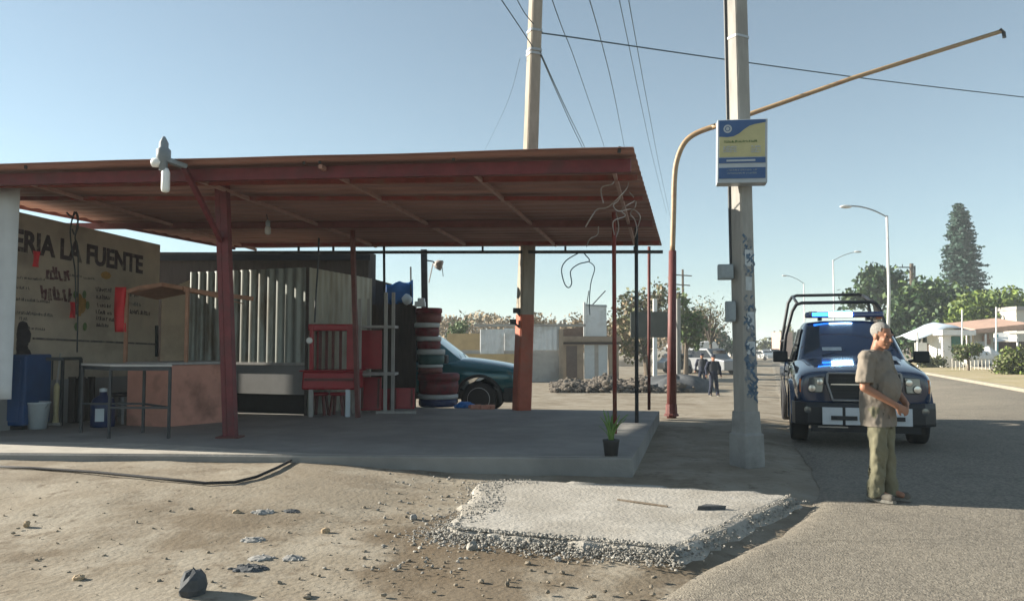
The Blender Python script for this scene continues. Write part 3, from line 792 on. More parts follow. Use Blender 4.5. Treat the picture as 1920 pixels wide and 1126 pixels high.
def scribble(mb, org, X, Yv, w, h, n=None, thick=.004):
    """a run of brush strokes the size of a hand-painted word that cannot be read"""
    N = X.cross(Yv); x = 0
    while x < w:
        sw_ = random.uniform(.25, .6) * h
        if random.random() < .08: x += sw_; continue
        a = random.uniform(-.35, .35)
        hh = h * random.uniform(.55, 1.0)
        p = Vector(org) + X * x + Yv * random.uniform(0, .1 * h)
        q = p + Yv * hh + X * a * hh
        wd = h * .2
        mb.prism([p, p + X * wd, q + X * wd, q], N * thick)
        if random.random() < .65:
            yy = random.choice([0, .45, .85]) * hh
            r0 = p + Yv * yy + X * a * yy
            mb.prism([r0, r0 + X * sw_ * .8, r0 + X * sw_ * .8 + Yv * wd, r0 + Yv * wd], N * thick * .8)
        x += sw_

# ------------------------------------------------------------------ painted side wall
dw = Vector((0.208, 0.978, 0)).normalized(); nw = Vector((dw.y, -dw.x, 0)); UP = V(0, 0, 1)
WA = Vector((-7.93, 10.75, 0))
def wpt(px, py):
    """pixel to a point on the painted wall's face"""
    d = ray(px, py); o = Vector((0, 0, CAMH))
    t = nw.dot(WA - o) / nw.dot(d); return o + d * t
wall = thing("painted_wall", "cream side wall with faded hand painted lettering under the canopy", "wall", WA)
mb = MB(); wend = wpt(297, 600); L = (wend - WA).dot(dw)
ptop0 = wpt(20, 391).z; ptop1 = wpt(296, 458).z
A, B = WA, WA + dw * L
s0 = (wpt(20, 391) - WA).dot(dw)
zt0 = ptop0 + (ptop0 - ptop1) / (L - s0) * s0 * .3
poly = [A + UP * -.05, B + UP * -.05, B + UP * ptop1, A + UP * zt0]
mb.prism(poly, -nw * .15).build("plaster_face", M['wall_cream'], wall)
MB().prism([A + UP * .0 + nw * .003, B + nw * .003, B + nw * .003 + UP * .95, A + nw * .003 + UP * .95], nw * .006).build("dado", M['grey_panel'], wall)
def wtext(px0, py0, px1, txt, hpx, material, name="lettering", bold=.004):
    a, b_ = wpt(px0, py0), wpt(px1, py0)
    size = hpx / F * a.y / .70
    mb = MB(); w = (b_ - a).dot(dw)
    place_text(mb, txt, a, dw, UP, size, w, bold=bold * 3)
    return mb.build(name, material, wall)
# the shop name (its beginning is hidden by the hanging sheet)
a0, a1 = wpt(24, 467), wpt(267, 512)
mb = MB(); w_ = (a1 - a0).dot(dw)
place_text(mb, "ERIA LA FUENTE", a0, (a1 - a0).normalized(), UP, .46, (a1 - a0).length, bold=.016)
mb.build("lettering", M['ink'], wall)
def wscr(px, py, px1, hpx, material, name="lettering"):
    a, b_ = wpt(px, py), wpt(px1, py + (px1 - px) * .09)
    mb = MB(); scribble(mb, a, (b_ - a).normalized(), UP, (b_ - a).length, hpx / F * a.y)
    return mb.build(name, material, wall)
random.seed(11)
for args in ((85, 524, 128, 24, 'ink_red'), (86, 524, 128, 24, 'ink_red'), (76, 562, 132, 28, 'ink_red'), (78, 562, 132, 28, 'ink_red'), (32, 522, 84, 5, 'ink_grey'), (130, 518, 152, 5, 'ink_grey'), (157, 523, 177, 5, 'ink_grey'),
             (30, 541, 54, 6, 'ink_grey'), (30, 563, 92, 6, 'ink_grey'), (28, 588, 98, 7, 'ink_grey'), (36, 600, 52, 7, 'ink_grey'), (52, 617, 84, 5, 'ink_grey'),
             (180, 546, 207, 9, 'ink'), (180, 560, 205, 8, 'ink'), (180, 575, 207, 8, 'ink'), (180, 588, 208, 8, 'ink'), (180, 600, 212, 8, 'ink'), (180, 612, 202, 7, 'ink'),
             (243, 556, 262, 8, 'ink_grey'), (243, 573, 264, 8, 'ink_grey'), (243, 588, 282, 9, 'ink')):
    wscr(args[0], args[1], args[2], args[3], M[args[4]])
# little painted picture: a dish on a stem with leaves
mb = MB()
for (px, py, r) in ((147, 560, 9), (152, 575, 11), (156, 566, 7)):
    c = wpt(px, py); q = r / F * c.y
    mb.prism([c + dw * q * math.cos(k * math.pi / 6) + UP * q * 1.15 * math.sin(k * math.pi / 6) + nw * .004 for k in range(12)], nw * .006)
mb.build("painted_picture", M['ink_gold'], wall)
mb = MB()
for (px, py) in ((140, 552), (157, 552), (163, 572), (142, 612), (158, 612)):
    c = wpt(px, py); q = 5 / F * c.y
    mb.prism([c + dw * q * math.cos(k * math.pi / 4) + UP * q * 1.6 * math.sin(k * math.pi / 4) + nw * .011 for k in range(8)], nw * .005)
mb.build("painted_picture", M['ink_green'], wall)
mb = MB()
c = wpt(147, 592); mb.prism([c + nw * .004 + dw * x + UP * z for x, z in ((-.03, 0), (.05, 0), (.03, .25), (-.02, .25))], nw * .005)
c = wpt(198, 516); mb.prism([c + nw * .004 + dw * .13 * math.cos(k * .785) + UP * .07 * math.sin(k * .785) for k in range(8)], nw * .005)
mb.build("painted_picture", M['ink_gold'], wall)
# dark conduit line and a doorway joint
MB().bar(wpt(292, 610) + nw * .02, wpt(292, 668) + nw * .02, .05, .05).build("conduit", M['steel_dark'], wall)
MB().bar(wpt(60, 634) + nw * .02, wpt(290, 645) + nw * .02, .02, .03).build("conduit", M['ink_grey'], wall)
# red cards hung on the wall, and wires over it
for px, py, lab in ((45, 486, "small red card hanging beside the white sheet, under the shop name"), (115, 581, "small red card hanging in the middle of the painted wall")):
    c = wpt(px, py) + nw * .22
    mb = MB(); h = 30 / F * c.y; w = 17 / F * c.y
    rows = []
    for j in range(5):
        t = j / 4
        rows.append([c + dw * (w * (i / 3 - .5)) + UP * (h * (t - .5)) + nw * (.02 * math.sin(i * 1.3 + t * 3)) for i in range(4)])
    mb.loft(rows, False, closed=False)
    tag(mb.build("red_card", M['red_tag'], solid=.004), lab, "card", "red cards")
mb = MB()
for xs_ in ([(105, 398), (97, 430), (100, 470), (106, 510), (108, 590)], [(108, 398), (112, 425), (106, 447), (112, 480), (110, 660)]):
    mb.tube(spline([wpt(x, y) + nw * .35 for x, y in xs_], 5), .012, 6)
mb.tube(spline([wpt(x, y) + nw * .35 for x, y in [(90, 400), (100, 408), (108, 400), (112, 412), (106, 440), (100, 430)]], 5), .014, 6)
tag(mb.build("hanging_wire", M['steel_dark'], smooth=True), "dark wires hanging down in front of the painted wall", "wire")

# ------------------------------------------------------------------ white sheet and blue cooler at the left edge
sh = MB(); rows = []
Ys = 11.25
for j in range(13):
    t = j / 12; py = 352 + (748 - 352) * t; row = []
    for i in range(9):
        px = -190 + (38 - (17 * t)) * 0 + i / 8 * (228 - 17 * t)
        p = at(px, py, Ys + .05 * math.sin(i * 1.1 + t * 2) + .04 * noise.noise(V(i * .6, t * 4, 0)))
        row.append(p)
    rows.append(row)
sh.loft(rows, False, closed=False)
tag(sh.build("white_sheet", M['white_cloth'], smooth=True, solid=.006), "tall white sheet hanging from the canopy at the left edge", "sheet")
Yc = 12.15
ck = thing("cooler", "blue metal cooler standing behind the white sheet", "cooler", gp(10, 806, FH))
c0 = gp(44, 806, FH)
mb = MB(); mb.box((c0.x - .75, c0.y + .35, FH + .60), (1.5, .7, 1.08)); mb.build("cabinet", M['blue_plastic'], ck, bevel=.03)
MB().box((c0.x - .75, c0.y - .008, FH + .60), (1.36, .02, .92)).build("door", M['blue_plastic'], ck, bevel=.01)
MB().box((c0.x - .75, c0.y + .35, FH + .03), (1.4, .6, .05)).build("plinth", M['black'], ck)
bu = MB()
for k in range(5): bu.ell(at(38 + random.uniform(-4, 4), 642 + (k - 2) * 13, Yc + .25), (.14, .12, .15), 10, 7, jit=.07)
tag(bu.build("cloth_bundle", M['black_cloth'], smooth=True), "dark bundle of cloth hanging by the blue cooler", "bundle")

# ------------------------------------------------------------------ table frames, bucket, broom, jug
def frame_table(name, label, pts_px, yb, top_m, leg_r, group=None, bars=()):
    """pts_px: four leg foot pixels (two near, two far), top pixel height from near-left"""
    pass
def leg(px, py0, py1, Y, r, t, m=M['steel_dark'], name="leg"):
    b_ = gp(px, py0, FH); b_ = b_ if Y is None else at(px, py0, Y)
    tt = at(px, py1, b_.y)
    return MB().bar(b_, tt, r, r).build(name, m, t)
t1 = thing("metal_stand", "narrow black metal stand beside the white bucket", "stand", gp(80, 803, FH))
q0, q1 = gp(56, 801, FH), gp(114, 797, FH)
zt = at(56, 673, q0.y).z
for q in (q0, q1, q0 + V(.05, .45, 0), q1 + V(.05, .45, 0)):
    MB().bar(q, V(q.x, q.y, zt), .04, .04).build("leg", M['steel_dark'], t1)
mb = MB(); mb.bar(V(q0.x, q0.y, zt), V(q1.x, q1.y, zt), .05, .05); mb.bar(V(q0.x + .05, q0.y + .45, zt), V(q1.x + .05, q1.y + .45, zt), .05, .05)
mb.bar(V(q0.x, q0.y, zt), V(q0.x + .05, q0.y + .45, zt), .04, .04); mb.bar(V(q1.x, q1.y, zt), V(q1.x + .05, q1.y + .45, zt), .04, .04)
mb.build("top_frame", M['steel_dark'], t1)
bk = gp(70, 803, FH)
bt = thing("bucket", "white plastic bucket on the floor beside the blue cooler", "bucket", bk)
MB().lathe([(.01, .01), (.125, .0), (.165, .38), (.175, .385), (.175, .41), (.155, .41), (.12, .03), (.01, .03)], bk, n=22, cap=False).build("shell", M['bucket'], bt, smooth=True)
MB().tube([bk + V(.172 * math.cos(a), -.03 - .06 * math.sin(a), .38 - .12 * math.sin(a)) for a in [k * math.pi / 10 for k in range(11)]], .005, 5).build("handle", M['steel_grey'], bt)
br = gp(104, 798, FH)
bm_ = thing("broom", "pale straw broom standing on its wooden head under the stand", "broom", br)
MB().box((br.x, br.y - .02, FH + .03), (.20, .07, .05)).build("head", M['pale_wood'], bm_, bevel=.01)
MB().lathe([(.05, .05), (.035, .18), (.045, .62), (.02, .68)], br, n=9).build("bristles", M['broom'], bm_)
MB().tube([br + V(0, 0, .66), br + V(.01, .06, 1.15)], .014, 6).build("stick", M['pale_wood'], bm_)
# dark door-like opening behind (planks)
dk = MB()
for k in range(5):
    a = wpt(128 + k * 9, 790) ; b_ = wpt(128 + k * 9, 706 + (k % 2) * 3)
    c = (a + b_) / 2 + nw * .05; dk.box((c.x, c.y, (FH + b_.z) / 2), (.03, .16, b_.z - FH), dw, nw, UP)
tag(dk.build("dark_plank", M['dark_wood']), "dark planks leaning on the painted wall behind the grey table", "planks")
# grey topped table
t2 = thing("long_table", "grey topped table on black metal legs in front of the salmon counter", "table", gp(232, 818, FH))
n0, n1 = gp(211, 822, FH), gp(316, 822, FH); n1.y = n0.y
f0, f1 = gp(153, 805, FH), gp(270, 818, FH)
TZ = FH + .78
P0 = V(-5.62, 11.15, 0); P1 = V(-4.72, 11.02, 0); P2 = V(-4.70, 11.75, 0); P3 = V(-5.75, 11.95, 0)
P0 = at(204, 820, 11.1); P1 = at(316, 820, 11.1)
P3 = at(152, 804, 11.85); P2 = at(268, 804, 11.85)
def flat(p, z): return V(p.x, p.y, z)
tz = at(316, 684, 11.1).z
for p in (P0, P1, P2, P3):
    MB().bar(flat(p, FH), flat(p, tz - .04), .035, .035).build("leg", M['steel_dark'], t2)
mb = MB()
for a, b_ in ((P0, P1), (P1, P2), (P2, P3), (P3, P0)):
    mb.bar(flat(a, tz - .05), flat(b_, tz - .05), .04, .05); 
mb.build("top_frame", M['steel_dark'], t2)
mb = MB()
for a, b_ in ((P0, P1), (P1, P2), (P3, P2)):
    mb.bar(flat(a, FH + .42), flat(b_, FH + .42), .025, .03)
mb.build("stretcher", M['steel_dark'], t2)
cc = (P0 + P1 + P2 + P3) / 4
top = [flat(cc + (p - cc) * 1.04, tz - .02) for p in (P0, P1, P2, P3)]
MB().prism(top, (0, 0, .03)).build("tabletop", M['top_grey'], t2)
# jug and stools under the table
jp = gp(192, 800, FH)
jg = thing("water_jug", "dark blue water jug with a pale label under the grey table", "jug", jp)
MB().lathe([(.02, 0), (.17, .005), (.18, .03), (.18, .36), (.15, .44), (.06, .50), (.05, .56), (.02, .56)], jp, n=20).build("body", M['navy_plastic'], jg, smooth=True)
mb = MB(); ring = []
for j in (0, 1):
    ring.append([jp + V(.183 * math.sin(a), -.183 * math.cos(a), .10 + .20 * j) for a in [-.15 + k * .12 for k in range(7)]])
mb.loft(ring, False, closed=False); mb.build("label", M['bucket'], jg, solid=.003)
MB().lathe([(.02, .55), (.056, .55), (.056, .60), (.02, .61)], jp, n=14).build("cap", M['bucket'], jg)
st = gp(212, 796, FH) + V(0, .25, 0)
sk = thing("stool", "dark plum plastic stool under the grey table beside the jug", "stool", st)
MB().lathe([(.02, .44), (.17, .44), (.19, .47), (.18, .50), (.02, .50)], st, n=18).build("seat", M['black_cloth'], sk, smooth=True)
for a in range(4):
    q = V(math.cos(a * 1.57 + .6), math.sin(a * 1.57 + .6), 0)
    MB().bar(st + q * .19, st + q * .13 + V(0, 0, .45), .04, .03).build("leg", M['steel_grey'], sk)

# ------------------------------------------------------------------ salmon counter with wooden frame over it
cA = gp(236, 797, FH); cB = gp(313, 800, FH); cC = gp(426, 790, FH)
ctop = at(313, 682, cB.y).z
ctn = thing("counter", "salmon plastered counter behind the red channel post", "counter", cB)
dn = (cC - cB).normalized(); pn = V(-dn.y, dn.x, 0)
dl = (cA - cB).normalized()
poly = [cB, cC + dn * .2, cC + dn * .2 + pn * .6, cB + pn * .6 + dl * .9, cA + V(-.02, 0, 0)]
cpoly = [cA, cB, cC, cC + V(-.33, .75, 0), cA + V(.15, .55, 0)]
MB().prism([V(p.x, p.y, FH - .02) for p in cpoly], (0, 0, ctop - FH)).build("plaster_body", M['orange_wall'], ctn, bevel=.015)
cm = sum(cpoly, Vector()) / 5
MB().prism([V(cm.x + (p.x - cm.x) * 1.035, cm.y + (p.y - cm.y) * 1.06, ctop - .018) for p in cpoly], (0, 0, .045)).build("worktop", M['pale_wood'], ctn, bevel=.008)
oh = thing("counter_canopy", "orange wooden awning frame standing on the salmon counter", "frame", V(cB.x, cB.y, ctop))
pz = ctop + .02
pA = at(235, 672, cA.y + .15); pB = at(349, 668, cB.y + .25); pC = at(402, 668, cC.y + .9)
for p, py in ((pA, 545), (pB, 540), ):
    tp = at(960 + p.x / p.y * F, py, p.y)
    MB().bar(flat(p, pz), V(p.x, p.y, tp.z), .05, .05).build("post", M['orange_wood'], oh)
mb = MB()
arc = [at(238, 547, pA.y), at(262, 539, pA.y + .02), at(305, 533, pA.y + .05), at(345, 540, pB.y), at(412, 556, pB.y + .3)]
for a, b_ in zip(arc, arc[1:]): mb.bar(a, b_, .05, .06)
mb.build("bow", M['orange_wood'], oh)
mb = MB(); mb.bar(at(345, 543, pB.y), at(474, 560, pB.y + .9), .05, .07); mb.build("bow", M['orange_wood'], oh)
mb = MB()
und = [at(240, 549, pA.y + .05), at(305, 536, pA.y + .1), at(346, 543, pB.y + .05), at(412, 558, pB.y + .35)]
mb.loft([und, [p + V(.15, .75, -.06) for p in und]], False, closed=False)
mb.build("roof_board", M['orange_wood'], oh, solid=.015)
bn = MB(); rows = []
Yb_ = pA.y - .04
for j in range(9):
    t = j / 8; py = 538 + 84 * t
    rows.append([at(216 - 2 * math.sin(t * 3) + i / 4 * 21, py, Yb_ + .03 * math.sin(i * 1.4 + t * 4)) for i in range(5)])
bn.loft(rows, False, closed=False)
tag(bn.build("red_banner", M['red_tag'], smooth=True, solid=.005), "tall red cloth banner hanging at the end of the orange awning frame", "banner")

# ------------------------------------------------------------------ corrugated kiosk under the canopy
k0 = gp(575, 778, FH); kl = at(352, 778, 15.75); kl.z = FH
kdir = (kl - k0).normalized(); kr = at(694, 770, 17.1); kr.z = FH; krd = (kr - k0).normalized()
kz = at(575, 501, k0.y).z
kio = thing("kiosk", "kiosk of corrugated zinc sheets with a grey lower panel", "kiosk", k0)
def corrug(a, direction, length, z0, z1, pitch, depth, normal, slope=0.0):
    mb = MB(); n = int(length / pitch * 8); lo, hi = [], []
    for i in range(n + 1):
        x = length * i / n; ph = 2 * math.pi * x / pitch
        o = normal * (depth * (math.tanh(1.5 * math.sin(ph))))
        lo.append(a + direction * x + o + UP * (z0 - a.z)); hi.append(a + direction * x + o + UP * (z1 + slope * x - a.z))
    mb.loft([lo, hi], False, closed=False); return mb
kn = V(kdir.y, -kdir.x, 0)
if kn.y > 0: kn = -kn
kn2 = V(krd.y, -krd.x, 0)
if kn2.x < 0: kn2 = -kn2
zs = at(575, 682, k0.y).z; zb = at(575, 740, k0.y).z
corrug(k0, kdir, (kl - k0).length, zs, kz, .205, .024, kn).build("zinc_panel", M['zinc'], kio, solid=.004)
corrug(k0, krd, (kr - k0).length, FH, kz, .20, .014, kn2, slope=(at(692, 522, kr.y).z - kz) / (kr - k0).length).build("zinc_panel", M['zinc_pale'], kio, solid=.004)
MB().prism([k0 + UP * (zb - FH), kl + UP * (zb - FH), kl + UP * (zs - FH), k0 + UP * (zs - FH)], -kn * .06).build("lower_panel", M['grey_panel'], kio)
MB().prism([k0 - kn * .25, kl - kn * .25, kl - kn * .25 + UP * (zb - FH), k0 - kn * .25 + UP * (zb - FH)], -kn * .06).build("plinth", M['black'], kio)
MB().bar(k0 + kn * .03 + UP * (zs - FH - .0), kl + kn * .03 + UP * (zs - FH), .05, .05).build("ledge", M['pale_wood'], kio)
MB().bar(k0 + kn * .03, k0 + kn * .03 + UP * (kz - FH), .05, .05).build("corner_post", M['dark_wood'], kio)
# dark building behind
w0 = at(292, 600, 17.6); w1 = at(690, 600, 17.55)
hb = thing("dark_house", "dark boarded back wall rising behind the corrugated kiosk", "house", V(w0.x, w0.y, 0))
zt_ = at(560, 474, 17.6).z
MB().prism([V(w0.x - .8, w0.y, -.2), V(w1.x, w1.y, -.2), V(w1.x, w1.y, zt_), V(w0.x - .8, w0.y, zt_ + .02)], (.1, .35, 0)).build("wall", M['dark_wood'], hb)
zs2 = at(640, 477, 17.4).z
mb = MB(); mb.prism([V(w0.x - .4, w0.y - .05, zs2 - .12), V(w1.x + .05, w1.y - .05, zs2 - .12), V(w1.x + .05, w1.y - .05, zs2), V(w0.x - .4, w0.y - .05, zs2)], (0, -.06, 0))
mb.build("fascia", M['black'], hb)
# sunken dark panel between painted wall and kiosk
pp0 = wpt(296, 600); 
MB().prism([V(pp0.x, pp0.y + .15, FH), V(kl.x + .2, kl.y + .25, FH), V(kl.x + .2, kl.y + .25, at(355, 510, kl.y).z), V(pp0.x, pp0.y + .15, at(296, 545, pp0.y).z)], (.02, .08, 0)).build("panel", M['wall_cream'], hb)

# ------------------------------------------------------------------ red furniture and pale rack by the kiosk
rt = gp(618, 781, FH)
tb = thing("red_table", "red plastic table with pale legs standing before the kiosk", "table", rt)
sY = rt.y
def R3(px, py, dY=0.0): return at(px, py, sY + dY)
zl, zh = R3(600, 730).z, R3(600, 696).z
xl, xr_ = R3(566, 730).x, R3(668, 730).x
MB().box(((xl + xr_) / 2, sY + .35, (zl + zh) / 2), (xr_ - xl, .8, zh - zl), taper=.97).build("apron", M['red_plastic'], tb, bevel=.03)
MB().box(((xl + xr_) / 2, sY + .35, zh + .012), (xr_ - xl + .06, .88, .025)).build("tabletop", M['red_plastic'], tb, bevel=.01)
MB().box(((xl + xr_) / 2, sY - .05, (zl + zh) / 2 + .02), (xr_ - xl - .1, .02, .05)).build("groove", M['maroon_paint'], tb)
for px, d_ in ((583, 0.0), (652, 0.0), (611, .68), (664, .68)):
    q = at(px, 776, sY + d_); q.z = FH
    MB().bar(q, V(q.x, q.y, zl + .02), .075, .06).build("leg", M['pale_wood'] if px != 652 else M['bucket'], tb)
for px_, lab_ in ((600, "dark red plastic stool under the red table, by its first leg"), (634, "dark red plastic stool under the red table, by its thick leg")):
    q_ = at(px_, 776, sY + .38); q_.z = FH
    so_ = thing("stool", lab_, "stool", q_, "stools under the red table")
    MB().lathe([(.02, .36), (.15, .36), (.17, .39), (.16, .42), (.02, .42)], q_, n=16).build("seat", M['red_plastic'], so_, smooth=True)
    for k_ in range(4):
        u_ = V(math.cos(k_ * 1.571 + .7), math.sin(k_ * 1.571 + .7), 0); MB().bar(q_ + u_ * .17, q_ + u_ * .12 + V(0, 0, .37), .05, .03).build("leg", M['maroon_paint'], so_)
fm = thing("slatted_bench", "red slatted bench stood up on the red table", "bench", V(rt.x, rt.y, zh + .025))
z1 = R3(600, 607).z
for px in (584, 657):
    q = R3(px, 690, .1)
    MB().bar(V(q.x, q.y, zh + .025), V(q.x, q.y, z1), .13 if px == 657 else .07, .08).build("post", M['red_plastic'], fm, bevel=.008)
    MB().bar(V(q.x, q.y + .5, zh + .025), V(q.x, q.y + .5, z1), .06, .06).build("post", M['red_plastic'], fm, bevel=.008)
qa, qb = R3(578, 613, .1), R3(662, 613, .1)
MB().box(((qa.x + qb.x) / 2, qa.y + .25, z1 - .06), (qb.x - qa.x, .56, .12)).build("seat", M['red_plastic'], fm, bevel=.02)
for px in (600, 612, 624, 638):
    q = R3(px, 690, .5); MB().bar(V(q.x, q.y, zh + .025), V(q.x, q.y, z1 - .1), .05, .02).build("slat", M['maroon_paint'], fm)
MB().lathe([(.01, -.02), (.05, -.015), (.06, 0), (.05, .015), (.01, .02)], R3(580, 638, .04), X=V(1, 0, 0), Y=V(0, 0, 1), Z=V(0, -1, 0), n=14).build("reflector", M['lampwhite'], fm)
# pale wooden rack
rk = gp(706, 772, FH)
rc = thing("wooden_rack", "pale wooden rack with open shelves beside the red table", "rack", rk)
rY = rk.y - .4
def K3(px, py, d=0): return at(px, py, rY + d)
zr = K3(715, 552).z
for px, d_, top_ in ((673, 0, 560), (722, .0, 548), (736, .5, 548), (690, .5, 560)):
    q = K3(px, 770, d_); MB().bar(V(q.x, q.y, FH), V(q.x, q.y, K3(px, top_, d_).z), .06, .06).build("post", M['pale_wood'], rc)
for py in (612, 701):
    a, b_ = K3(673, py), K3(740, py)
    MB().box(((a.x + b_.x) / 2, a.y + .25, a.z), (b_.x - a.x, .5, .05)).build("shelf", M['pale_wood'], rc)
a, b_ = K3(676, 655, .3), K3(716, 655, .3)
MB().box(((a.x + b_.x) / 2, a.y, a.z), (b_.x - a.x, .03, K3(700, 620).z - K3(700, 694).z)).build("back_panel", M['red_plastic'], rc)
a, b_ = K3(705, 771, -.05), K3(780, 768, -.05)
MB().bar(V(a.x, a.y, FH + .03), V(b_.x, b_.y, FH + .03), .05, .05).build("foot_rail", M['pale_wood'], rc)

# red folding tables leaning behind the rack and stacked low
def red_board(px0, px1, py0, py1, d, lean, label):
    a, b_ = K3(px0, py1, d), K3(px1, py1, d); h = K3(px0, py0, d).z - a.z
    t = thing("folded_table", label, "table", V((a.x + b_.x) / 2, a.y, a.z), "red folded tables by the kiosk")
    X_ = V(1, 0, 0); Z_ = V(0, lean, 1).normalized(); Y_ = Z_.cross(X_)
    c_ = (a + b_) / 2 + Z_ * h / 2
    MB().box(c_, (b_.x - a.x, .035, h), X_, Y_, Z_).build("tabletop", M['red_plastic'], t, bevel=.012)
    for s_ in (-.38, .38): MB().box(c_ + X_ * s_ * (b_.x - a.x) - Y_ * .035, (.04, .03, h * .9), X_, Y_, Z_).build("leg", M['maroon_paint'], t)
red_board(674, 714, 706, 769, .25, .12, "dark red folded table leaning on the floor under the pale rack")
red_board(694, 738, 728, 768, .62, .10, "dark red folded table low behind the pale rack's right post")
red_board(736, 777, 727, 766, .70, .08, "dark red folded table standing between the rack and the tubs")
# dark board fence, blue tarp and crates behind
fb = MB()
Yf = 17.7
for k in range(12):
    a = at(692 + k * 7.6, 770, Yf); zt2 = at(700, 569 + (k % 3) * 1.5, Yf).z
    fb.box((a.x, a.y + .01 * (k % 2), (zt2 - .2) / 2), (.095, .035, zt2 + .2))
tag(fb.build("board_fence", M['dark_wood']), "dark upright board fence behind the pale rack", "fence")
tp = MB(); rows = []
for j in range(6):
    t = j / 5
    rows.append([at(724 + i * 8.4, 533 + 36 * t - i * 1.2 * (1 - t) + 3 * math.sin(i * 1.7 + t * 5), Yf + .2 + .25 * t * (i % 2) + .05 * math.sin(i * 2)) for i in range(7)])
tp.loft(rows, False, closed=False)
tag(tp.build("blue_tarp", M['tarp_blue'], solid=.01, smooth=True), "crumpled blue tarp draped over the dark board fence", "tarp")
lr = MB(); lr.prism([at(692, 520, 18.2), at(762, 540, 18.2), at(770, 549, 18.2), at(770, 572, 18.2), at(692, 575, 18.2)], (0, .3, 0))
tag(lr.build("lean_to_roof", M['dark_wood']), "low dark lean-to gable between the kiosk and the blue tarp", "shed")
an = MB(); an.tube([at(771, 572, 17.9), at(770, 500, 17.9)], .02, 6)
tag(an.build("iron_rod", M['steel_dark']), "thin dark iron rod rising beside the blue tarp", "rod")
bg = MB(); bg.ell(at(763, 561, Yf - .1), (.12, .1, .12), 10, 7, jit=.1)
tag(bg.build("white_bag", M['bucket'], smooth=True), "white bag sitting on the board fence below the blue tarp", "bag")

# stacked crates
cY = 16.7
def crate(px0, px1, py0, py1, m, rim, label, group, d=.45):
    a = at(px0, py1, cY); b_ = at(px1, py1, cY); z0 = a.z; z1_ = at(px0, py0, cY).z
    w = b_.x - a.x; h = z1_ - z0; r = w / 2
    c = V((a.x + b_.x) / 2, cY + r, z0)
    t = thing("tub", label, "tub", c, group)
    MB().lathe([(r * .5, 0), (r * .86, 0), (r * .93, h * .1), (r * .95, h * .35), (r * .92, h * .62), (r * .5, h * .64)], c, n=26).build("body", m, t, smooth=True)
    MB().lathe([(r * .5, h * .63), (r * .94, h * .63), (r, h * .70), (r, h * .92), (r * .93, h * .99), (r * .5, h * .99)], c, n=26).build("rim", rim, t, smooth=True)
gz0 = 764
cl = [(778, 856, 740, 764, 'navy_plastic', 'crate_rim', "dark round tub with a pale green rim at the bottom of the stack"),
      (778, 857, 700, 740, 'tub_red', 'tub_red', "wide dark red round tub second from the bottom of the stack"),
      (776, 826, 683, 700, 'maroon_paint', 'crate_rim', "maroon round tub with pale rim resting on the wide red tub"),
      (777, 829, 654, 683, 'teal_crate', 'crate_rim', "dark teal round tub with pale rim in the middle of the stack"),
      (777, 826, 630, 654, 'tub_red', 'crate_rim', "red round tub with pale rim above the teal tub"),
      (777, 826, 604, 630, 'tub_red', 'crate_rim', "red round tub with pale rim second from the top of the stack"),
      (774, 826, 576, 604, 'maroon_paint', 'tub_red', "dark red round tub on top of the stack")]
random.seed(17)
for c in cl:
    jx = random.uniform(-3.5, 3.5) if c[2] < 700 else 0
    crate(c[0] + jx, c[1] + jx + random.uniform(-2, 3), c[2], c[3], M[c[4]], M[c[5]], c[6], "stacked tubs by the green pickup")
bx = MB(); bx.box(at(788, 570, cY + .2), (.22, .2, .11)); bx.box(at(790, 566, cY + .2), (.14, .16, .16))
tag(bx.build("white_box", M['bucket'], bevel=.01), "small white box on top of the tub stack", "box")
bb = MB()
for k in range(5): bb.ell(at(862 + k * 5, 757 - abs(k - 2) * -2, 16.6), (.13, .1, .05 + .02 * (k % 2)), 9, 6, jit=.15)
tag(bb.build("blue_rag", M['tarp_blue']), "blue plastic rag on the ground beside the bottom tub", "rag")
tr = MB()
for k in range(16): tr.box(at(random.uniform(880, 925), random.uniform(760, 766), 16.2), (random.uniform(.05, .14), .08, random.uniform(.03, .09)), rz=random.uniform(0, 3))
tag(tr.build("broken_brick", M['orange_wall']), "scatter of broken bricks at the back edge of the floor", "bricks", kind='stuff')

hw = MB(); hw.tube(spline([at(598, 446, 14.2), at(596, 500, 14.2), at(592, 560, 14.2), at(590, 604, 14.2)], 5), .016, 6)
tag(hw.build("hanging_wire", M['steel_dark'], smooth=True), "single dark wire hanging in front of the kiosk corner", "wire")
# potted plant by the thin red post
pt_ = gp(1146, 854, FH)
pl = thing("potted_plant", "spiky green plant in a dark pot at the corner of the floor", "plant", pt_)
MB().lathe([(.01, .01), (.075, .0), (.095, .16), (.10, .17), (.10, .19), (.08, .19), (.01, .16)], pt_, n=16).build("pot", M['pot'], pl, smooth=True)
lf = MB()
random.seed(4)
for k in range(22):
    a = random.uniform(0, 6.28); l = random.uniform(.18, .40); o = random.uniform(.15, .6)
    d = V(math.cos(a), math.sin(a), 0); s_ = V(-d.y, d.x, 0); p0 = pt_ + V(0, 0, .17) + d * .02
    r_ = []
    for j in range(5):
        t = j / 4; w = .022 * (1 - t) ** .7 + .002
        c = p0 + d * (o * l * t * t) + V(0, 0, l * t * (1 - .25 * t * o))
        r_.append([c - s_ * w, c + d * .006, c + s_ * w])
    lf.loft(r_, False, closed=False)
lf.build("leaves", M['plant_green'], pl, smooth=True, solid=.004)
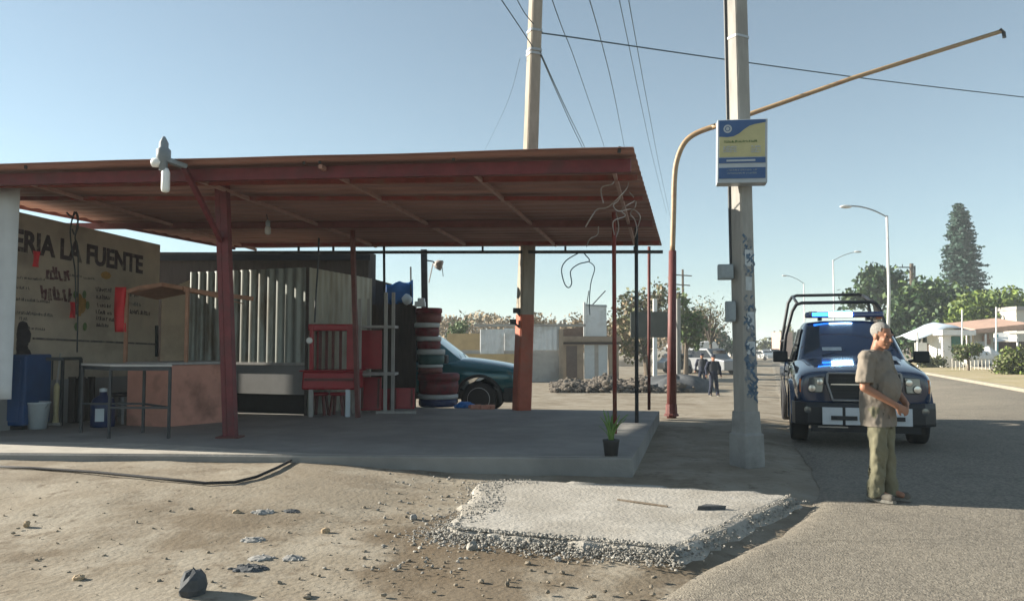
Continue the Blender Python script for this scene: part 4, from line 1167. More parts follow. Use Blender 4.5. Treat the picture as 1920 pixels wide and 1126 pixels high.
# ------------------------------------------------------------------ pickups
def apply_mods(o):
    bpy.context.view_layer.update()
    dg = bpy.context.evaluated_depsgraph_get()
    me = bpy.data.meshes.new_from_object(o.evaluated_get(dg))
    o.modifiers.clear(); old = o.data; o.data = me; bpy.data.meshes.remove(old)
    return o
def smooth_angle(o, deg=35):
    me = o.data
    me.polygons.foreach_set('use_smooth', [True] * len(me.polygons))
    bm = bmesh.new(); bm.from_mesh(me)
    for e in bm.edges:
        if len(e.link_faces) == 2 and e.calc_face_angle(0) > R(deg): e.smooth = False
    bm.to_mesh(me); bm.free()
def make_pickup(name, label, loc, rz, paint, W=1.0, L=5.75, police=False):
    t = thing(name, label, "pickup", loc, rz=rz)
    t['_org'] = (0, 0, 0)
    k = W
    def sec(y, zb, wb, zm, wm, zs_, ws, zh, wh, zc):
        half = [(0, zb), (wb * .6, zb), (wb, zb + .02), (wm, zm), (ws, zs_), (wh, zh), (wh * .55, zh * .45 + zc * .55), (0, zc)]
        return [(x * k, y, z) for x, z in half] + [(-x * k, y, z) for x, z in half[-2:0:-1]]
    rings = [sec(.06, .60, .80, .86, .86, 1.02, .84, 1.07, .70, 1.09),
             sec(.075, .54, .84, .86, .90, 1.05, .875, 1.115, .72, 1.135),
             sec(.14, .50, .90, .86, .945, 1.07, .915, 1.13, .74, 1.155),
             sec(.35, .52, .93, .87, .985, 1.10, .955, 1.185, .745, 1.22),
             sec(.9, .50, .95, .87, 1.0, 1.15, .97, 1.26, .74, 1.31),
             sec(1.45, .48, .95, .87, 1.0, 1.19, .975, 1.33, .77, 1.375),
             sec(1.55, .48, .95, .87, .995, 1.20, .97, 1.29, .84, 1.32),
             sec(2.4, .48, .95, .87, .995, 1.20, .965, 1.24, .87, 1.24),
             sec(3.5, .48, .95, .87, .995, 1.20, .965, 1.24, .87, 1.24),
             sec(3.53, .48, .95, .87, .995, 1.20, .965, 1.24, .87, 1.24)]
    mb = MB().loft(rings, True)
    body = mb.build("body", paint, t, local=True)
    sb = body.modifiers.new("s", 'SUBSURF'); sb.levels = 2; sb.render_levels = 2
    apply_mods(body)
    def cut(o, y):
        cu = MB().tube([(-1.3, y, .42), (1.3, y, .42)], .49, 28).build("cutter", paint, None, local=True)
        cu.parent = t
        bo = o.modifiers.new("b", 'BOOLEAN'); bo.operation = 'DIFFERENCE'; bo.object = cu; bo.solver = 'EXACT'
        apply_mods(o)
        bpy.data.objects.remove(cu)
    cut(body, .98); smooth_angle(body, 40)
    # bed: hollow box
    mb = MB()
    x0, y0, y1, zt = 1.0 * k, 3.58, L - .1, 1.22
    outer = [(x0 * .95, .52), (x0 * .995, .87), (x0 * .97, 1.18), (x0 * .955, zt)]
    ring0 = [(x, z) for x, z in outer] + [(x0 * .86, zt), (x0 * .86, .8), (-x0 * .86, .8), (-x0 * .86, zt)] + [(-x, z) for x, z in outer[::-1]]
    mb.loft([[(x, y, z) for x, z in ring0] for y in (y0, y0 + .05, y1 - .05, y1)], True)
    bed = mb.build("bed", paint, t, local=True)
    cut(bed, 4.62); smooth_angle(bed, 30)
    MB().box((0, y1 - .02, .93), (x0 * 1.75, .06, .56)).build("tailgate", paint, t, local=True, bevel=.015)
    MB().box((0, y0 + .03, .98), (x0 * 1.72, .05, .46)).build("headboard", paint, t, local=True)
    MB().box((0, 2.3, .50), (1.5 * k, 3.9, .22)).build("chassis", M['car_black'], t, local=True)
    MB().box((0, 4.6, .52), (1.4 * k, 1.9, .2)).build("chassis", M['car_black'], t, local=True)
    # cab
    def cs(y, zb, wb, zt, wt, zc):
        half = [(wb, zb), (wb * .98, zb + .06), (wt * 1.03, zt - .07), (wt * .95, zt), (wt * .5, zc)]
        return [(x * k, y, z) for x, z in half] + [(0, y, zc + .004)] + [(-x * k, y, z) for x, z in half[::-1]]
    cb = [cs(1.42, 1.16, .87, 1.30, .80, 1.30), cs(1.47, 1.16, .88, 1.33, .81, 1.335), cs(2.18, 1.16, .885, 1.86, .69, 1.885),
          cs(2.30, 1.16, .885, 1.90, .685, 1.93), cs(2.8, 1.16, .885, 1.92, .69, 1.955), cs(3.28, 1.16, .885, 1.89, .685, 1.92), cs(3.36, 1.16, .885, 1.84, .69, 1.86), cs(3.53, 1.16, .88, 1.28, .82, 1.28)]
    cab_ = MB().loft(cb, True).build("cab", paint, t, local=True, bevel=.02)
    smooth_angle(cab_, 50)
    # glass, set just proud of the cab skin
    def pane(nm, pts, off):
        pts = [Vector((p[0] * k, p[1], p[2])) for p in pts]
        n_ = (pts[1] - pts[0]).cross(pts[2] - pts[0]).normalized()
        if n_.dot(Vector(off)) < 0: n_ = -n_
        MB().prism([p + n_ * .004 for p in pts], n_ * .010).build(nm, M['glass_dark'], t, local=True)
        return pts
    pane("windshield", [(-.745, 1.50, 1.335), (.745, 1.50, 1.335), (.64, 2.135, 1.825), (.35, 2.15, 1.842), (-.35, 2.15, 1.842), (-.64, 2.135, 1.825)], (0, -1, .6))
    for s_ in (-1, 1):
        pane("side_window", [(s_ * .872, 1.72, 1.25), (s_ * .876, 2.52, 1.25), (s_ * .72, 2.50, 1.80), (s_ * .72, 2.20, 1.80)], (s_, 0, .2))
        pane("side_window", [(s_ * .876, 2.60, 1.25), (s_ * .876, 3.30, 1.25), (s_ * .725, 3.22, 1.80), (s_ * .72, 2.58, 1.80)], (s_, 0, .2))
        # door skins
        d_ = MB()
        d_.prism([(s_ * .962 * k, 1.62, .58), (s_ * .962 * k, 2.56, .58), (s_ * 1.002 * k, 2.56, .87), (s_ * .975 * k, 2.56, 1.19), (s_ * .975 * k, 1.62, 1.19), (s_ * 1.002 * k, 1.62, .87)], (s_ * .008, 0, 0))
        dr = d_.build("door", paint, t, local=True)
        MB().box((s_ * 1.01 * k, 2.42, 1.05), (.03, .16, .035)).build("handle", M['car_black'], dr, local=True)
        # mirror
        mi = MB(); mi.box((s_ * 1.11 * k, 1.72, 1.32), (.24, .10, .19)); mi.bar((s_ * .90 * k, 1.74, 1.24), (s_ * 1.05 * k, 1.73, 1.27), .06, .05)
        mi.build("mirror", M['car_black'], t, local=True, bevel=.025)
        # wiper
        MB().tube([(s_ * .35 - .1, 1.47, 1.335), (s_ * .35 + .30, 1.60, 1.43)], .009, 5).build("wiper", M['car_black'], t, local=True)
        # headlight with its rim
        hx = .725 * k
        hl = MB()
        prof = [(s_ * (.545 * k), 1.045), (s_ * (.85 * k), 1.03), (s_ * (.875 * k), .80), (s_ * (.57 * k), .805)]
        hl.prism([(x, .02 if abs(x) < .8 * k else .085, z) for x, z in prof], (0, .08, 0))
        h = hl.build("headlight", M['lens'], t, local=True, bevel=.015)
        MB().lathe([(.01, -.012), (.05, -.01), (.055, .0)], (s_ * hx, .030, .87), X=V(1, 0, 0), Y=V(0, 0, 1), Z=V(0, 1, 0), n=14).build("bulb", M['chrome'], h, local=True)
        MB().lathe([(.01, -.012), (.045, -.01), (.05, .0)], (s_ * (hx - .11), .020, .965), X=V(1, 0, 0), Y=V(0, 0, 1), Z=V(0, 1, 0), n=14).build("bulb", M['chrome'], h, local=True)
        MB().box((s_ * .885 * k, .14, .91), (.03, .12, .2)).build("indicator", M['lens_amber'], t, local=True, bevel=.008)
        MB().lathe([(.01, -.01), (.05, -.008), (.055, .02)], (s_ * .80 * k, -.085, .56), X=V(1, 0, 0), Y=V(0, 0, 1), Z=V(0, 1, 0), n=16).build("fog_lamp", M['lens'], t, local=True)
        # arch flare
        ar = MB(); rr = []
        for q in range(15):
            a = math.pi * (-.06 + 1.12 * q / 14)
            c_, s2 = math.cos(a), math.sin(a)
            rr.append([(s_ * (.985 + dx) * k, .98 + c_ * rad, .42 + s2 * rad) for dx, rad in ((-.03, .485), (.035, .485), (.035, .545), (-.03, .56))])
        ar.loft(rr, True).build("arch_flare", M['car_black'] if not police else paint, t, local=True, smooth=False)
    # grille: surround, mesh, cross bars
    g0 = MB()
    gp_ = [(-.50 * k, 1.10), (.50 * k, 1.10), (.515 * k, .96), (.44 * k, .70), (-.44 * k, .70), (-.515 * k, .96)]
    g0.prism([(x, .015, z) for x, z in gp_], (0, .06, 0)); gr = g0.build("grille", M['car_black'], t, local=True)
    mb = MB()
    gi = [(x * 1.05, z + (.03 if z > .9 else -.03)) for x, z in gp_]
    for a, b_ in zip(gp_, gp_[1:] + gp_[:1]):
        mb.bar((a[0], .0, a[1]), (b_[0], .0, b_[1]), .034, .03, up=V(0, 1, 0))
    mb.build("surround", M['chrome_dull'] if police else M['car_black'], gr, local=True, bevel=.008)
    mb = MB()
    mb.bar((-.47 * k, .0, .91), (.47 * k, .0, .91), .05, .05, up=V(0, 1, 0)); mb.bar((0, .002, .72), (0, .002, 1.09), .06, .05, up=V(0, 1, 0))
    for z in (.76, .81, .86, .97, 1.02, 1.06): mb.bar((-.46 * k, .012, z), (.46 * k, .012, z), .014, .012, up=V(0, 1, 0))
    mb.build("cross_bar", M['car_black'], gr, local=True)
    if police:
        mb = MB(); mb.bar((-.46 * k, -.022, .935), (-.05, -.022, .935), .018, .014, up=V(0, 1, 0)); mb.bar((.46 * k, -.022, .935), (.05, -.022, .935), .018, .014, up=V(0, 1, 0))
        mb.build("trim_strip", M['chrome'], gr, local=True)
    # bumper
    br_ = []
    for x, y in ((-1.0, .30), (-.97, .10), (-.80, -.06), (-.4, -.10), (0, -.105), (.4, -.10), (.80, -.06), (.97, .10), (1.0, .30)):
        br_.append([(x * k, y, .34), (x * k, y - .02, .38), (x * k, y - .02, .60), (x * k, y, .67), (x * k, y + .10, .67), (x * k, y + .10, .34)])
    bp = MB().loft(br_, True).build("bumper", M['car_black'], t, local=True, smooth=False, bevel=.01)
    if police:
        for xa, xb in ((-.60, -.32), (-.28, -.02), (.02, .28), (.32, .62)):
            MB().box(((xa + xb) / 2 * k, -.135, .480), ((xb - xa) * k, .02, .25)).build("white_panel", M['white_bumper'], bp, local=True, bevel=.006)
        MB().box((-.30 * k, -.155, .455), (.36 * k, .025, .06)).build("tow_hook", M['car_black'], bp, local=True)
        MB().box((.42 * k, -.155, .455), (.20 * k, .025, .06)).build("tow_hook", M['car_black'], bp, local=True)
        MB().box((-.45 * k, -.05, .315), (.42 * k, .04, .02)).build("skid_strip", M['chrome'], bp, local=True)
        MB().box((0, -.03, .69), (.10, .03, .06)).build("badge", M['chrome'], bp, local=True, bevel=.01)
    MB().box((0, .03, .31), (1.5 * k, .10, .14)).build("air_dam", M['car_black'], t, local=True)
    # wheels
    ty = [(.255, -.115), (.33, -.13), (.385, -.125), (.408, -.095), (.41, -.04), (.41, .04), (.408, .095), (.385, .125), (.33, .13), (.255, .115)]
    Zx = V(1, 0, 0); wheel0 = None
    def wheel(x, y, side):
        w_ = thing("wheel", None, None, (0, 0, 0)); w_.parent = t; w_.location = (x, y, .41)
        if side < 0: w_.rotation_euler = (0, 0, math.pi)
        return w_
    tyre = rim_ = None
    for y in (.98, 4.62):
        for s_ in (1, -1):
            w_ = wheel(s_ * .87 * k, y, s_)
            if tyre is None:
                tyre = MB().lathe(ty, (0, 0, 0), X=V(0, 1, 0), Y=V(0, 0, 1), Z=Zx, n=32, cap=True).build("tyre", M['rubber'], w_, local=True, smooth=True)
                rm = MB(); rm.lathe([(.01, .06), (.07, .07), (.10, .04), (.225, .06), (.255, .10), (.262, .118), (.25, .12)], (0, 0, 0), X=V(0, 1, 0), Y=V(0, 0, 1), Z=Zx, n=24, cap=False)
                for q in range(5):
                    a = q * 2 * math.pi / 5; d = V(0, math.cos(a), math.sin(a)); e = V(0, -d.z, d.y)
                    rm.prism([d * .05 + e * .04 + V(.07, 0, 0), d * .05 - e * .04 + V(.07, 0, 0), d * .24 - e * .03 + V(.09, 0, 0), d * .24 + e * .03 + V(.09, 0, 0)], (.025, 0, 0))
                rim_ = rm.build("rim", M['rim'], w_, local=True, smooth=False)
            else:
                for src in (tyre, rim_):
                    c = src.copy(); COL.objects.link(c); c.parent = w_
    MB().box((0, 1.86, 1.70), (.20, .03, .07)).build("rear_view_mirror", M['car_black'], t, local=True) if False else None
    if police:
        MB().box((.50 * k, .95, 1.315), (.26, .5, .012), V(1, 0, -.12), V(0, 1, .115), V(.12, -.115, 1)).build("white_decal", M['white_bumper'], t, local=True)
        for px_, w_2, z_ in ((-.28, .30, 1.44), (.30, .16, 1.40)):  # pale patches that paint reflections onto the windshield
            y_ = 1.50 + (z_ - 1.335) * 1.296
            MB().box((px_, y_ - .022, z_ + .01), (w_2, .006, .09), V(1, 0, 0), V(0, .61, -.79), V(0, .79, .61)).build("painted_reflection", M['paper'], t, local=True)
        lb = MB(); lb.box((0, 2.45, 2.045), (1.30 * k, .26, .10)); lo = lb.build("light_bar", M['lens_blue'], t, local=True, bevel=.03)
        MB().box((-.06 * k, 2.315, 2.05), (.38, .02, .075)).build("lit_lamp", M['led'], lo, local=True)
        MB().box((-.40 * k, 2.315, 2.05), (.26, .02, .06)).build("lit_lamp", M['led_glow'], lo, local=True)
        MB().box((-.06 * k, 2.45, 2.10), (.36, .22, .012)).build("lit_lamp", M['led_glow'], lo, local=True)
        MB().box((-.52 * k, 2.40, 2.06), (.14, .16, .09)).build("lamp_cap", M['lens'], lo, local=True, bevel=.01)
        MB().box((.57 * k, 2.45, 2.02), (.10, .2, .12)).build("lamp_cap", M['lens_amber'], lo, local=True, bevel=.01)
        mb = MB(); mb.box((-.4 * k, 2.45, 1.975), (.06, .2, .06)); mb.box((.4 * k, 2.45, 1.975), (.06, .2, .06)); mb.build("foot", M['car_black'], lo, local=True)
        # roll cage over the bed
        def hoop(y, zt, lean, nm="hoop"):
            pts = [(-.98 * k, y, 1.2), (-.93 * k, y + lean * .5, 1.7), (-.80 * k, y + lean * .9, zt - .16), (-.72 * k, y + lean, zt - .03), (-.62 * k, y + lean, zt), (.62 * k, y + lean, zt), (.72 * k, y + lean, zt - .03), (.80 * k, y + lean * .9, zt - .16), (.93 * k, y + lean * .5, 1.7), (.98 * k, y, 1.2)]
            MB().tube(pts, .032, 8).build(nm, M['car_black'], cage, local=True, smooth=True)
        cage = MB().box((0, 3.72, 1.235), (1.86 * k, .10, .03)).build("roll_cage", M['car_black'], t, local=True)
        hoop(3.72, 2.33, .0); hoop(5.45, 2.57, -.1)
        for s_ in (-1, 1):
            MB().tube([(s_ * .70 * k, 3.72, 2.31), (s_ * .70 * k, 5.35, 2.55)], .03, 8).build("side_rail", M['car_black'], cage, local=True, smooth=True)
            MB().tube([(s_ * .96 * k, 3.72, 1.6), (s_ * .96 * k, 5.42, 1.6)], .025, 8).build("side_rail", M['car_black'], cage, local=True, smooth=True)
    return t

pY = 11.75
pf = at(1622, 800, pY); 
PXm = pf.x
make_pickup("police_pickup", "dark blue police pickup with blue roof lights and a black roll cage", (PXm, pY, ground_z(PXm, pY) + .0), R(-16.5), M['navy_paint'], W=0.985, police=True)
gfx = at(985, 700, 19.0)
gz = ground_z(gfx.x, 19)
make_pickup("green_pickup", "dark teal pickup parked behind the concrete floor beside the tub stack", (gfx.x, 19.2, -.12), R(90 - 6), M['teal_paint'], W=1.0)

# ------------------------------------------------------------------ people
def capsule(mb, a, b, ra, rb, n=12, squash=(1, 1)):
    a, b = Vector(a), Vector(b); Z = (b - a); L = Z.length; Z.normalize()
    X = Z.cross(Vector((0, 1, 0)))
    if X.length < .05: X = Vector((1, 0, 0))
    X.normalize(); Y = Z.cross(X)
    rings = []
    for q in (-.98, -.8, -.5, -.2): 
        rr = ra * math.sqrt(1 - q * q); rings.append((a + Z * (q * ra), rr))
    for q in (0, .25, .5, .75, 1): rings.append((a + Z * (L * q), ra + (rb - ra) * q))
    for q in (.2, .5, .8, .98): rings.append((b + Z * (q * rb), rb * math.sqrt(1 - q * q)))
    mb.loft([[c + (X * math.cos(2 * math.pi * k / n) * squash[0] + Y * math.sin(2 * math.pi * k / n) * squash[1]) * r for k in range(n)] for c, r in rings], True)
def remeshed(mb, name, material, parent, voxel, smooth_it=4, fold=0.0):
    o = mb.build(name, material, parent, local=True)
    m_ = o.modifiers.new("r", 'REMESH'); m_.mode = 'VOXEL'; m_.voxel_size = voxel
    if smooth_it:
        s_ = o.modifiers.new("s", 'SMOOTH'); s_.iterations = smooth_it; s_.factor = .5
    apply_mods(o)
    if fold:
        for v in o.data.vertices:
            c = v.co; q = noise.noise(Vector((c.x * 9, c.y * 9, c.z * 6 + 4 * c.x))) + .7 * noise.noise(Vector((c.x * 22 + c.z * 9, c.y * 22, c.z * 12)))
            v.co = c + v.normal * q * fold
    o.data.polygons.foreach_set('use_smooth', [True] * len(o.data.polygons))
    o.data.materials.clear(); o.data.materials.append(material)
    return o
def clip_below(o, z):
    bm = bmesh.new(); bm.from_mesh(o.data)
    bmesh.ops.bisect_plane(bm, geom=bm.verts[:] + bm.edges[:] + bm.faces[:], plane_co=(0, 0, z), plane_no=(0, 0, -1), clear_outer=True)
    bm.to_mesh(o.data); bm.free()
def make_person(label, loc, rz, J, H, voxel, skin, hair, shirt, trousers, shoe, belly=.0, sleeve=.55, baggy=1.0, hem=.80, cap=None, vest=None, group=None, eyes=True):
    """J: joints in metres for a body facing -Y (its right is -X)"""
    t = thing("person", label, "person", loc, group, rz); t['_org'] = (0, 0, 0)
    b = MB()
    hc, yaw, pitch = Vector(J['head']), J.get('yaw', 0), J.get('pitch', 0)
    rot = Matrix.Rotation(yaw, 3, 'Z') @ Matrix.Rotation(pitch, 3, 'X')
    def hp(x, y, z): return hc + rot @ Vector((x, y, z))
    HX, HY, HZ = rot @ V(1, 0, 0), rot @ V(0, 1, 0), rot @ V(0, 0, 1)
    b.ell(hp(0, .012, .035), (.076, .096, .088), 16, 12, HX, HY, HZ)          # skull
    b.ell(hp(0, -.028, -.035), (.062, .068, .088), 16, 12, HX, HY, HZ)        # face
    b.ell(hp(0, -.060, -.098), (.034, .030, .026), 12, 8, HX, HY, HZ)         # chin
    b.loft([[hp(x * s_, y, z) for x, y, z in ((-.009, -.085, .0), (.009, -.085, .0), (.009, -.07, .02), (-.009, -.07, .02))] for s_ in (1, 1.01)], True) if False else None
    capsule(b, hp(0, -.090, .012), hp(0, -.112, -.035), .010, .017, 8)        # nose
    capsule(b, hp(-.018, -.10, -.038), hp(.018, -.10, -.038), .010, .010, 8)
    capsule(b, hp(-.045, -.082, .022), hp(.045, -.082, .022), .013, .013, 8)  # brow
    capsule(b, hp(-.02, -.086, -.068), hp(.02, -.086, -.068), .012, .012, 8)  # lips
    for s_ in (-1, 1):
        b.ell(hp(s_ * .076, .012, -.012), (.011, .024, .034), 10, 8, HX, HY, HZ)
        b.ell(hp(s_ * .038, -.066, -.03), (.022, .018, .022), 10, 8, HX, HY, HZ)
    nk = Vector(J['neck'])
    capsule(b, nk, hp(0, .02, -.05), .060, .056)
    pel = Vector(J['pelvis']); ch = Vector(J['chest'])
    capsule(b, pel, ch, .13, .14, 14, (1.15, .8)); capsule(b, ch, nk, .12, .06, 14, (1.2, .8))
    for s_, S in ((-1, 'r'), (1, 'l')):
        sh_, el, wr = Vector(J['sh_' + S]), Vector(J['el_' + S]), Vector(J['wr_' + S])
        hi_, kn_, an_ = Vector(J['hip_' + S]), Vector(J['kn_' + S]), Vector(J['an_' + S])
        capsule(b, ch + V(0, 0, .08), sh_, .07, .062); capsule(b, sh_, el, .056, .042); capsule(b, el, wr, .043, .029)
        # hand: palm, four bent fingers, thumb
        fw = (Vector(J.get('fin_' + S, wr + (wr - el))) - wr).normalized()
        pn_ = Vector(J.get('palm_' + S, (0, 1, 0))); pn_ = (pn_ - fw * pn_.dot(fw)).normalized()
        sd_ = fw.cross(pn_) * (1 if S == 'r' else -1)
        for q in (-.024, -.008, .008, .024): capsule(b, wr + sd_ * q * .7, wr + fw * .085 + sd_ * q, .015, .012, 8)
        for q, ln in ((-.030, .072), (-.010, .082), (.010, .078), (.030, .060)):
            p0 = wr + fw * .088 + sd_ * q; p1 = p0 + fw * ln * .5 + pn_ * .010; p2 = p1 + fw * ln * .35 + pn_ * .028
            capsule(b, p0, p1, .0098, .009, 7); capsule(b, p1, p2, .009, .0075, 7)
        th0 = wr + fw * .03 - sd_ * .03; th1 = th0 + fw * .035 - sd_ * .022 + pn_ * .012; th2 = th1 + fw * .03 - sd_ * .002 + pn_ * .012
        capsule(b, th0, th1, .014, .011, 7); capsule(b, th1, th2, .011, .009, 7)
        capsule(b, pel, hi_, .11, .095); capsule(b, hi_, kn_, .085, .055); capsule(b, kn_, an_, .055, .037); capsule(b, an_, an_ + V(0, -.12, -.03), .035, .03)
    remeshed(b, "body", skin, t, voxel, 2)
    # shirt
    c = MB()
    capsule(c, V(pel.x, pel.y, pel.z - .30), pel + V(0, 0, .08), .180, .174, 18, (1.04, .90)); capsule(c, pel + V(0, 0, .04), ch, .170, .168, 18, (1.10, .86)); capsule(c, ch, nk + V(0, 0, -.045), .165, .075, 18, (1.15, .82))
    if belly: c.ell(pel + V(0, -belly, .16), (.165, .155, .20), 16, 12)
    for S in 'rl':
        sh_, el = Vector(J['sh_' + S]), Vector(J['el_' + S]); wr = Vector(J['wr_' + S])
        capsule(c, ch + V(0, 0, .10), sh_, .085, .078)
        e_ = sh_ + (el - sh_) * sleeve
        ax = (e_ - sh_).normalized()
        c.tube([sh_ - ax * .02, sh_ + ax * .04, e_ - ax * .02, e_], [.06, .076, .082, .084], 14)
        if sleeve >= 1:
            capsule(c, sh_, el, .07, .056); capsule(c, el, wr, .056, .046)
    so = remeshed(c, "shirt", shirt, t, voxel * 1.25, 3, .016)
    clip_below(so, hem)
    # trousers
    c = MB()
    capsule(c, pel + V(0, 0, -.06), pel + V(0, 0, .06), .150, .148, 16, (1.05, .85))
    for S in 'rl':
        hi_, kn_, an_ = Vector(J['hip_' + S]), Vector(J['kn_' + S]), Vector(J['an_' + S])
        capsule(c, hi_, kn_, .104 * baggy, .080 * baggy, 16); capsule(c, kn_, an_ + V(0, 0, .03), .080 * baggy, .072 * baggy, 16)
        c.tube([an_ + V(0, 0, .12), an_ + V(0, -.01, .02), an_ + V(0, -.012, -.045)], [.072 * baggy, .078 * baggy, .084 * baggy], 16)
    remeshed(c, "trousers", trousers, t, voxel * 1.25, 3, .018)
    for S in 'rl':
        an_ = Vector(J['an_' + S]); yw = J.get('foot_' + S, 0)
        c = MB(); q = Matrix.Rotation(yw, 3, 'Z')
        capsule(c, an_ + q @ V(0, .05, -.04), an_ + q @ V(0, -.15, -.045), .042, .046, 12, (1, .85)); capsule(c, an_ + q @ V(0, .02, .0), an_ + q @ V(0, -.06, -.03), .045, .045)
        shoe_o = remeshed(c, "shoe", shoe, t, voxel * 1.2, 3)
        z0 = an_.z - .085
        sl = MB(); pl_ = [an_ + q @ V(.042 * math.cos(a) * (1.12 if math.sin(a) < 0 else .95), -.05 + .155 * math.sin(a), 0) for a in [k_ * math.pi / 9 for k_ in range(18)]]
        sl.prism([V(p.x, p.y, z0) for p in pl_], (0, 0, .028)).build("sole", M['sole'], shoe_o, local=True)
    # hair
    if hair:
        hm = MB(); hm.ell(hp(0, .022, .048), (.083, .099, .086), 20, 14, HX, HY, HZ, jit=.012)
        ho = hm.build("hair", hair, t, local=True, smooth=True)
        bm = bmesh.new(); bm.from_mesh(ho.data)
        kill = [v for v in bm.verts if (lambda l: (l.y < -.052 and l.z < .082) or l.z < -.045 or (abs(l.x) > .06 and l.y < -.01 and l.z < .045))(rot.inverted() @ (v.co - hc))]
        bmesh.ops.delete(bm, geom=kill, context='VERTS'); bm.to_mesh(ho.data); bm.free()
    if eyes:
        for s_ in (-1, 1):
            e_ = MB().ell(hp(s_ * .030, -.083, .002), (.012, .008, .007), 10, 6, HX, HY, HZ).build("eye", M['eye'], t, local=True, smooth=True)
        MB().bar(hp(-.022, -.0985, -.066), hp(.022, -.0985, -.066), .004, .003).build("mouth", M['maroon_paint'], t, local=True)
    if cap:
        cm_ = MB(); cm_.ell(hp(0, .01, .065), (.092, .108, .07), 16, 10, HX, HY, HZ); cm_.prism([hp(x, y, .045) for x, y in ((-.07, -.07), (-.05, -.16), (.05, -.16), (.07, -.07))], rot @ V(0, 0, .012))
        cm_.build("cap", cap, t, local=True, smooth=False)
    if vest:
        vm = MB(); capsule(vm, pel + V(0, 0, .14), ch + V(0, 0, .02), .185, .19, 16, (1.12, .86)); capsule(vm, ch, nk + V(0, 0, -.09), .18, .11, 16, (1.12, .85))
        remeshed(vm, "vest", vest, t, .02, 3)
    return t

mp = gp(1652, 941, 0); mz = 0.012
Jm = dict(head=(0.0, -.045, 1.585), yaw=R(-17), pitch=R(9), neck=(0, .005, 1.44), chest=(0, .02, 1.26), pelvis=(0, .01, .93),
          sh_r=(-.195, .025, 1.375), el_r=(-.245, .035, 1.09), wr_r=(-.10, -.20, .925), fin_r=(.02, -.28, .85), palm_r=(.6, .6, -.2),
          sh_l=(.195, .015, 1.375), el_l=(.250, -.03, 1.10), wr_l=(.10, -.22, .93), fin_l=(.0, -.275, .86), palm_l=(-.6, .6, -.2),
          hip_r=(-.085, .0, .88), kn_r=(-.085, -.02, .48), an_r=(-.085, .02, .085), foot_r=R(-8),
          hip_l=(.085, .0, .88), kn_l=(.085, -.03, .48), an_l=(.09, -.04, .085), foot_l=R(12))
make_person("grey haired man in taupe T-shirt and baggy khaki trousers, hands together at his belly", (mp.x + .03, mp.y + .06, mz), R(44), Jm, 1.72, .0065,
            M['skin'], M['hair'], M['shirt'], M['khaki'], M['shoe'], belly=.06, sleeve=.85, baggy=.98, hem=.715)
def walker(dx, stride):
    return dict(head=(0, -.03, 1.60), neck=(0, 0, 1.45), chest=(0, .01, 1.28), pelvis=(0, 0, .95), pitch=R(8),
          sh_r=(-.2, 0, 1.39), el_r=(-.30, .05 * stride, 1.13), wr_r=(-.32, -.10 * stride, .90), sh_l=(.2, 0, 1.39), el_l=(.30, .06, 1.13), wr_l=(.32, -.02, .89),
          hip_r=(-.09, 0, .90), kn_r=(-.12, -.08 * stride, .49), an_r=(-.13, .06 * stride, .085), hip_l=(.09, 0, .90), kn_l=(.12, -.05 * stride, .49), an_l=(.13, -.12 * stride, .085))
def cop(px, py, rz, stride, label):
    p = gpt(px, py)
    make_person(label, (p.x, p.y, ground_z(p.x, p.y)), rz, walker(0, stride), 1.72, .02, M['skin'], None, M['uniform'], M['uniform'], M['car_black'], sleeve=1, baggy=1.0, hem=.86, cap=M['uniform'], vest=M['vest'], group="police officers on the dirt roadside", eyes=False)
    return p
cop(1338, 742, R(5), 1.0, "officer in dark uniform walking towards the camera, the nearer of two")
p2 = cop(1317, 728, R(-20), .5, "officer in dark uniform half hidden behind the nearest officer's shoulder")
yb_ = gpt(1322, 722)
yg = MB(); yg.lathe([(.16, 0), (.16, .03), (.06, .30), (.03, .42), (.01, .42)], yb_, n=12)
tag(yg.build("traffic_cone", M['yellow']), "small yellow cone on the dirt beside the officers", "cone")
# ------------------------------------------------------------------ concrete pole with the advert box
pbase = gp(1401, 873, 0); pbY = pbase.y
cp = thing("concrete_pole", "square grey concrete pole with blue graffiti beside the police pickup", "pole", pbase)
prot = R(28)     # its lit face looks left, its dark face towards the road
ptop = at(1379, -60, pbY)
def pole_ring(p, w): return [p + Matrix.Rotation(prot, 3, 'Z') @ V(x * w, y * w, 0) for x, y in ((-.42, -.5), (.42, -.5), (.5, -.42), (.5, .42), (.42, .5), (-.42, .5), (-.5, .42), (-.5, -.42))]
def paxis(z): t = z / ptop.z; return V(pbase.x + (ptop.x - pbase.x) * t, pbase.y + (ptop.y - pbase.y) * t, z)
MB().loft([pole_ring(paxis(z), w) for z, w in ((-.1, .225), (1, .222), (2, .22), (3.5, .215), (5.0, .212), (7.5, .20))], True).build("shaft", M['pole_conc'], cp)
zt1 = at(1401, 770, pbY).z
MB().loft([pole_ring(paxis(z), w) for z, w in ((-.1, .33), (zt1 - .28, .32), (zt1 - .27, .275), (zt1, .255))], True).build("footing", M['concrete'], cp, bevel=.015)
